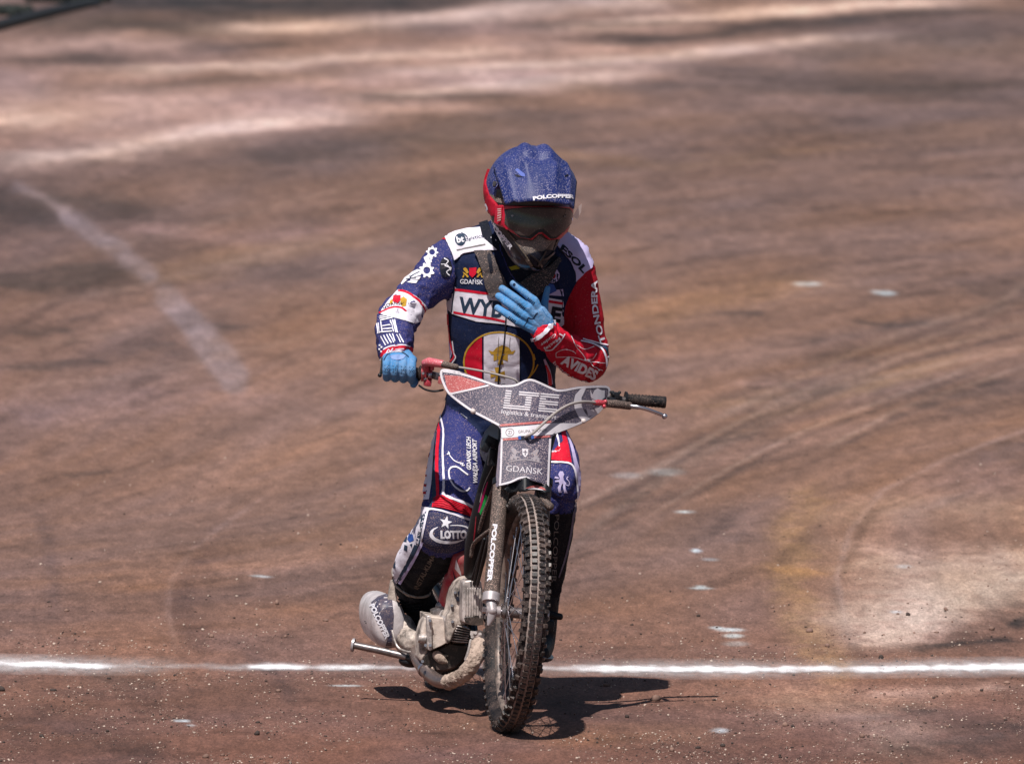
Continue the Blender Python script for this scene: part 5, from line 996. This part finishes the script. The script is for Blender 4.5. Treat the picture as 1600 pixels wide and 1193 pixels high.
# frame, cowl, tank, seat
def tubes(name, m_, lines, r_=.013, parent=bike, seg=12):
    mb = MB()
    for l in lines: mb.tube(smooth_pts(l), r_, seg)
    return mb.build(name, m_, parent)
tubes('frame', 'frame', [[B(0, .30, .86), B(0, .46, .60), B(0, .50, .30), B(0, .62, .16)], [B(0, .30, .92), B(0, .65, .84), B(0, .98, .70)], [B(0, .98, .70), B(-.06, 1.15, .5), B(-.07, 1.33, .335)], [B(0, .98, .70), B(.06, 1.15, .5), B(.07, 1.33, .335)],
                         [B(-.05, .8, .24), B(-.07, 1.33, .335)], [B(.05, .8, .24), B(.07, 1.33, .335)], [B(0, .98, .70), B(0, .9, .3), B(0, .62, .16)]])
tubes('frame_rail', 'fork', [[P(783, 735, .26), P(772, 760, .30), P(757, 800, .36), P(748, 830, .40), P(742, 850, .44)], [P(768, 826, .28), P(752, 838, .33), P(740, 850, .40), P(736, 868, .42)]], .0060)
tubes('oil_pipe', 'black_plastic', [[P(757, 842, .30), P(748, 880, .36), P(741, 912, .44)], [P(764, 838, .26), P(754, 880, .33), P(746, 912, .42)], [P(755, 850, .33), P(738, 905, .44)]], .0055)
cw = MB(); cw.tube(smooth_pts([P(776, 700, .34), P(764, 750, .36), P(753, 800, .40), P(742, 850, .45), P(735, 895, .50)]), [.020, .026, .030, .030, .020], 20, asp=1.0)
co_ = cw.build('tank_cowl', 'frame', bike); SC = on_bvh(BVHTree.FromPolygons([tuple(v) for v in cw.v], cw.f), .36)
stripe('cowl_stripe', [(762, 752), (758, 764), (753, 782), (748, 800)], [1, 2.6, 3.2, 2.4], SC, .001, 'magenta', co_, n=3); patch('cowl_stripe', [(759, 772), (762, 776), (757, 790), (751, 804), (749, 800), (753, 790)], SC, .001, 'green', co_)
stripe('cowl_edge', [(770, 728), (757, 756), (750, 784)], 1.2, SC, .0015, 'cable', co_, n=3); stripe('cowl_stripe', [(744, 806), (742, 830), (738, 860)], [1, 2, 1], SC, .001, 'frame_red', co_, n=2)
mb = MB(); mb.tube([B(0, .42, .80), B(0, .6, .80), B(0, .85, .77)], [.06, .085, .05], 18); mb.build('fuel_tank', 'frame', bike)
mb = MB(); mb.tube([B(0, .84, .80), B(0, .95, .775), B(0, 1.15, .78), B(0, 1.22, .80)], [.05, .08, .10, .06], 18, asp=.35, ref=(1, 0, 0)); mb.build('seat', 'black_plastic', bike)
mb = MB(); mb.box(P(767, 690, .25), (.040, .04, .030), BR@Matrix.Rotation(R(20), 3, 'Y'), bev=.004); mb.box(P(759, 697, .24), (.022, .03, .032), BR@Matrix.Rotation(R(20), 3, 'Y'), bev=.004); mb.box(P(769, 714, .26), (.022, .03, .05), BR, bev=.004)
mb.build('steering_damper', 'black_plastic', bike)
mb = MB(); n_ = 26; a0, a1 = R(-20), R(100)
vs = [B(x, 1.33+.375*math.sin(a0+(a1-a0)*i/n_), .335+(.375-abs(x)*.15)*math.cos(a0+(a1-a0)*i/n_)) for i in range(n_+1) for x in (-.06, -.03, 0, .03, .06)]
mb.add(vs, [(i*5+k, i*5+k+1, (i+1)*5+k+1, (i+1)*5+k) for i in range(n_) for k in range(4)]); rm = mb.build('rear_mudguard', 'frame', bike, sharp=None); s2 = rm.modifiers.new('t', 'SOLIDIFY'); s2.thickness = .003
mb = MB(); mb.tube(smooth_pts([P(722, 872, .62), P(712, 905, .66), P(704, 935, .70), P(700, 955, .72)]), [.030]*6+[.036]*13, 16); rc_ = mb.build('side_cover', 'frame_red', bike); SS = on_bvh(BVHTree.FromPolygons([tuple(v) for v in mb.v], mb.f), .62)
patch('cover_print', [(713, 873), (720, 893), (721, 900), (711, 888)], SS, .001, 'plate_white', rc_); patch('cover_print', [(707, 888), (713, 905), (720, 915), (712, 915)], SS, .001, 'print_black', rc_)
mb = MB(); mb.tube([P(690, 946, .70), P(700, 958, .70), P(688, 962, .74)], [.02, .026, .02], 14); mb.box(P(686, 955, .70), (.045, .05, .03), BR@Matrix.Rotation(R(-30), 3, 'Y'), bev=.006); mb.build('carburettor', 'dull_steel', bike)

# engine
def bumpy(o, s=.004, f=40):
    me = o.data
    for v in me.vertices: v.co += v.normal*((noise.noise(v.co*f)+.5*noise.noise(v.co*f*2.3))*s)
    me.update()
def ZE(*p): return Z(640, 890, 5.963, p)
def slab(name, poly, Y0, depth, m_, parent, bev=.0022, lump=0):
    mb = MB(); q = [P(a_, c_, Y0) for a_, c_ in poly]; dv = BR@Vector((0, depth, 0)); k = len(q)
    mb.add(q+[p+dv for p in q], [tuple(range(k)), tuple(range(2*k-1, k-1, -1))]+[(i, k+i, k+(i+1) % k, (i+1) % k) for i in range(k)])
    o = mb.build(name, m_, parent, sharp=30); bv = o.modifiers.new('bevel', 'BEVEL'); bv.width = bev; bv.segments = 2; bv.limit_method = 'ANGLE'
    return o
engine = slab('engine', ZE((168, 425), (200, 432), (330, 452), (336, 560), (345, 680), (300, 705), (255, 725), (205, 748), (172, 738)), .575, .16, 'alu_mud', bike); engine['label'] = 'dusty single cylinder engine of cast aluminium'
slab('case_rib', ZE((162, 428), (186, 424), (206, 440), (212, 745), (188, 752), (164, 738)), .566, .03, 'alu', engine)
slab('clutch_cover', ZE((160, 440), (172, 560), (172, 760), (150, 800), (112, 862), (92, 832), (94, 700), (96, 620), (112, 560), (130, 500)), .60, .10, 'alu_mud', engine, .006)
mb = MB(); c0 = P(658.5, 997, .59); mb.cyl(c0+BR@Vector((.012, 0, 0)), c0-BR@Vector((.010, 0, 0)), .015, .013, 16); mb.build('case_boss', 'alu', engine)
slab('case_joint', ZE((322, 455), (352, 405), (372, 400), (378, 560), (380, 660), (350, 690), (338, 640)), .556, .12, 'alu', engine)
for q in ((352, 430), (362, 520), (364, 610), (190, 470), (192, 700), (148, 700), (120, 850)):
    p = ZE(q)[0]; mb = MB(); mb.cyl(P(p[0], p[1], .556 if q[0] > 300 else .562), P(p[0], p[1], .548 if q[0] > 300 else .553), .0052, .0048, 6); mb.build('case_bolt', 'steel', engine)
slab('lower_case', ZE((128, 800), (172, 752), (215, 748), (260, 738), (345, 690), (380, 672), (470, 690), (545, 690), (530, 790), (486, 870), (420, 920), (330, 945), (200, 945), (150, 905), (112, 868)), .60, .16, 'case_dark', engine, .006)
slab('case_web', ZE((250, 742), (300, 760), (370, 800), (330, 830), (262, 780)), .592, .02, 'case_dark', engine, .003)
for pp, s_ in ((((222, 762), (268, 750), (310, 790), (360, 862), (318, 876), (270, 868), (240, 840), (214, 806)), .009), (((186, 915), (224, 900), (234, 936), (198, 944)), .004), (((262, 838), (280, 830), (290, 850), (270, 858)), .008)):
    mb = MB(); q = [P(a_, c_, .592) for a_, c_ in closed_smooth(ZE(*pp), 3)]; c0 = sum(q, Vector())/len(q)
    mb.add([p for p in q]+[c0.lerp(p, .6)+Vector((0, -s_*.8, 0)) for p in q]+[c0+Vector((0, -s_, 0))], [(i, (i+1) % len(q), len(q)+(i+1) % len(q), len(q)+i) for i in range(len(q))]+[(len(q)+i, len(q)+(i+1) % len(q), 2*len(q)) for i in range(len(q))])
    o = mb.build('mud_crust', 'mud', engine); sb = o.modifiers.new('s', 'SUBSURF'); sb.levels = sb.render_levels = 1
hcast = slab('head_casting', ZE((338, 560), (345, 420), (372, 395), (384, 330), (392, 270), (410, 200), (448, 125), (498, 82), (540, 74), (598, 78), (604, 130), (560, 200), (560, 430), (520, 520), (446, 522), (420, 580), (392, 655), (372, 690), (345, 660)), .535, .11, 'alu_mud', engine, .006)
for q in ((470, 215), (455, 268)): p = ZE(q)[0]; mb = MB(); mb.cyl(P(p[0], p[1], .54), P(p[0], p[1], .528), .0075, .0075, 14); mb.build('port_hole', 'print_black', hcast)
for q in ((505, 92), (590, 92), (425, 210), (395, 330), (400, 480)): p = ZE(q)[0]; mb = MB(); mb.cyl(P(p[0], p[1], .536), P(p[0], p[1], .527), .0050, .0046, 6); mb.build('head_bolt', 'steel', hcast)
ch = slab('rocker_cover', ZE((512, 104), (560, 98), (650, 96), (668, 108), (678, 180), (690, 430), (690, 505), (640, 520), (560, 508), (498, 486), (488, 440), (492, 200), (500, 120)), .470, .07, 'alu', engine, .006)
for i in range(7):
    x0 = 512+i*24; slab('cooling_fin', ZE((x0, 168), (x0+11, 168), (x0+15, 425), (x0+4, 425)), .4655, .012, 'alu', ch, .0012)
for x0 in (566, 596, 628): slab('cover_slot', ZE((x0, 104), (x0+12, 104), (x0+13, 156), (x0+1, 156)), .4688, .004, 'print_black', ch, .0004)
slab('cover_foot', ZE((508, 446), (540, 436), (596, 432), (612, 420), (640, 424), (650, 446), (690, 440), (690, 512), (600, 514), (520, 490)), .4675, .006, 'case_dark', ch, .001)
for i in range(7):
    slab('cylinder_fin', ZE((446-i*9, 516+i*23), (470-i*8, 520+i*23), (566-i*4, 550+i*20), (564-i*4, 558+i*20), (466-i*8, 530+i*23), (440-i*9, 528+i*23)), .528+i*.004, .09, 'alu', engine, .0008)
slab('cylinder_barrel', ZE((450, 520), (560, 545), (548, 690), (400, 680)), .56, .06, 'case_dark', engine)
mb = MB()
for q in ((737, 990), (743, 988), (750, 990), (738, 994), (748, 994)): mb.cyl(P(q[0], q[1], .47), P(q[0], q[1], .455), .0052, .0052, 8)
mb.box(P(744, 989, .475), (.036, .010, .012), BR, bev=.002); mb.build('exhaust_flange', 'alu', engine)
EX = [P(748, 994, .48), P(748, 1006, .45), P(745, 1022, .425), P(736, 1040, .42), P(722, 1055, .44), P(704, 1064, .48), P(688, 1064, .53), P(674, 1056, .58), P(664, 1045, .62), P(655, 1033, .70), P(650, 1022, .82), P(643, 1008, .93)]
mb = MB(); mb.tube(smooth_pts(EX), .0205, 22); ex_ = mb.build('exhaust_header', mat('header_pipe', (.24, .19, .18), .3, metal=.75, dust=.2, dirt=.45), bike)
mb = MB(); pts = smooth_pts(EX[1:6]+[P(700, 1065, .49)]); mb.tube(pts, [.0235]*len(pts), 26); mc = link('mud_coat', remesh(mb, .0022, 1), 'mud', ex_, label='thick dried mud caked on the header bend'); bumpy(mc, .0022, 90)
mb = MB(); mb.tube(smooth_pts([P(736, 1000, .46), P(733, 1015, .45), P(728, 1030, .45)]), .0055, 8); mb.build('header_spring', 'alu', ex_)
mb = MB(); d_ = (EX[7]-EX[8]).normalized(); mb.cyl(EX[8]-d_*.004, EX[8]+d_*.006, .024, .024, 20); mb.build('pipe_clamp', 'steel', ex_)
# silencer can, bend and bracket
SR = BR@Matrix.Rotation(R(-14), 3, 'Y')
mb = MB(); rows = []
for k, (t_, s_) in enumerate(((-.13, .35), (-.125, .7), (-.11, .9), (-.08, 1), (.10, 1), (.2, .95))):
    rows.append([P(601, 969, 1.0)+SR@Vector((.053*s_*math.copysign(abs(math.cos(a))**.8, math.cos(a)), t_, .078*s_*math.copysign(abs(math.sin(a))**.9, math.sin(a)))) for a in np.linspace(0, 2*math.pi, 33)[:-1]])
mb.add([v for r_ in rows for v in r_], [(i*32+k, i*32+(k+1) % 32, (i+1)*32+(k+1) % 32, (i+1)*32+k) for i in range(5) for k in range(32)]+[tuple(range(32)), tuple(range(5*32, 6*32))])
sl = mb.build('silencer', 'sil_grey', bike, sharp=50); SSI = on_bvh(BVHTree.FromPolygons([tuple(v) for v in mb.v], mb.f), .88)
def Z6(*p): return Z(540, 860, 3.978, p)
patch('silencer_band', Z6((205, 282), (250, 268), (285, 280), (300, 400), (295, 480), (285, 600), (245, 605), (262, 540), (180, 400), (160, 320)), SSI, .001, 'sil_blue', sl)
text('lettering', 'POLCOPPER', Z6((152, 340))[0], Z6((250, 548))[0], 7.5, SSI, .0025, 'print_white', sl, bold=.05, grid=3)
for q in ((122, 438), (128, 448)): patch('rivet', disc(Z6(q)[0], .9, n=8), SSI, .001, 'print_black', sl)
mb = MB(); mb.tube(smooth_pts([P(617, 950, 1.0), P(628, 985, .93), P(645, 1002, .87)]), [.020, .034, .038], 22); mb.ball(P(631, 989, .93), (.041, .05, .060), SR, seg=28, rings=20)
mu_ = link('silencer_bend', remesh(mb, .0035, 4), 'alu_mud', bike, label='mud splashed exhaust bend behind the boot'); bumpy(mu_, .0018, 60)
mb = MB(); mb.prism([(-.016, -.05), (.018, -.045), (.014, .0), (.006, .055), (-.010, .05), (-.012, 0)], (P(613, 933, .90), BR@Vector((1, 0, 0)), BR@Vector((0, 0, 1)), BR@Vector((0, 1, 0))), .02); mb.build('silencer_bracket', 'alu_mud', bike)
mb = MB(); mb.tube(smooth_pts([P(613, 985, .86), P(620, 1008, .84), P(634, 1017, .82), P(656, 1018, .80)]), .0035, 8); mb.build('bend_rim', 'alu', mu_)
# footrests
mb = MB(); mb.tube([P(554, 1007.5, .88), P(600, 1017, .86), P(634, 1025, .84)], [.0108, .0112, .0118], 18); fr = mb.build('footrest', 'dull_steel', bike, label='long steel footrest tube with an end flange')
mb = MB(); d_ = (P(554, 1007.5, .88)-P(600, 1017, .86)).normalized(); mb.tube([P(553.5, 1007.5, .88), P(553.5, 1007.5, .88)+d_*.007], [.021, .021], 20, cap=False, asp=.75, ref=(0, 0, 1)); mb.build('footrest_flange', 'lug', fr) if False else mb.build('footrest_flange', MATS['lug'], fr)
mb = MB(); mb.tube([P(630, 1024, .85), P(645, 1028, .83), P(658, 1032, .80)], .0135, 14); mb.ball(P(640, 1033, .86), (.034, .03, .018), BR); mb.build('footrest_mount', 'frame', fr)
mb = MB(); mb.tube([P(842, 957, .66), P(860, 960, .60), P(876, 963, .58)], [.011, .0125, .010], 14, asp=.8); mb.box(P(857, 977, .64), (.028, .05, .034), BR, bev=.004); mb.tube([P(846, 962, .66), P(850, 985, .66)], .012, 12); mb.build('footrest', 'frame', bike, label='short right footrest behind the tyre')
mb = MB(); mb.tube([P(846, 776, .12), P(858, 790, .10)], [.008, .012], 12); mb.ball(P(859, 791, .10), .0125); mb.ball(P(853, 776, .12), .009); mb.build('fork_stop', 'fork', bike)
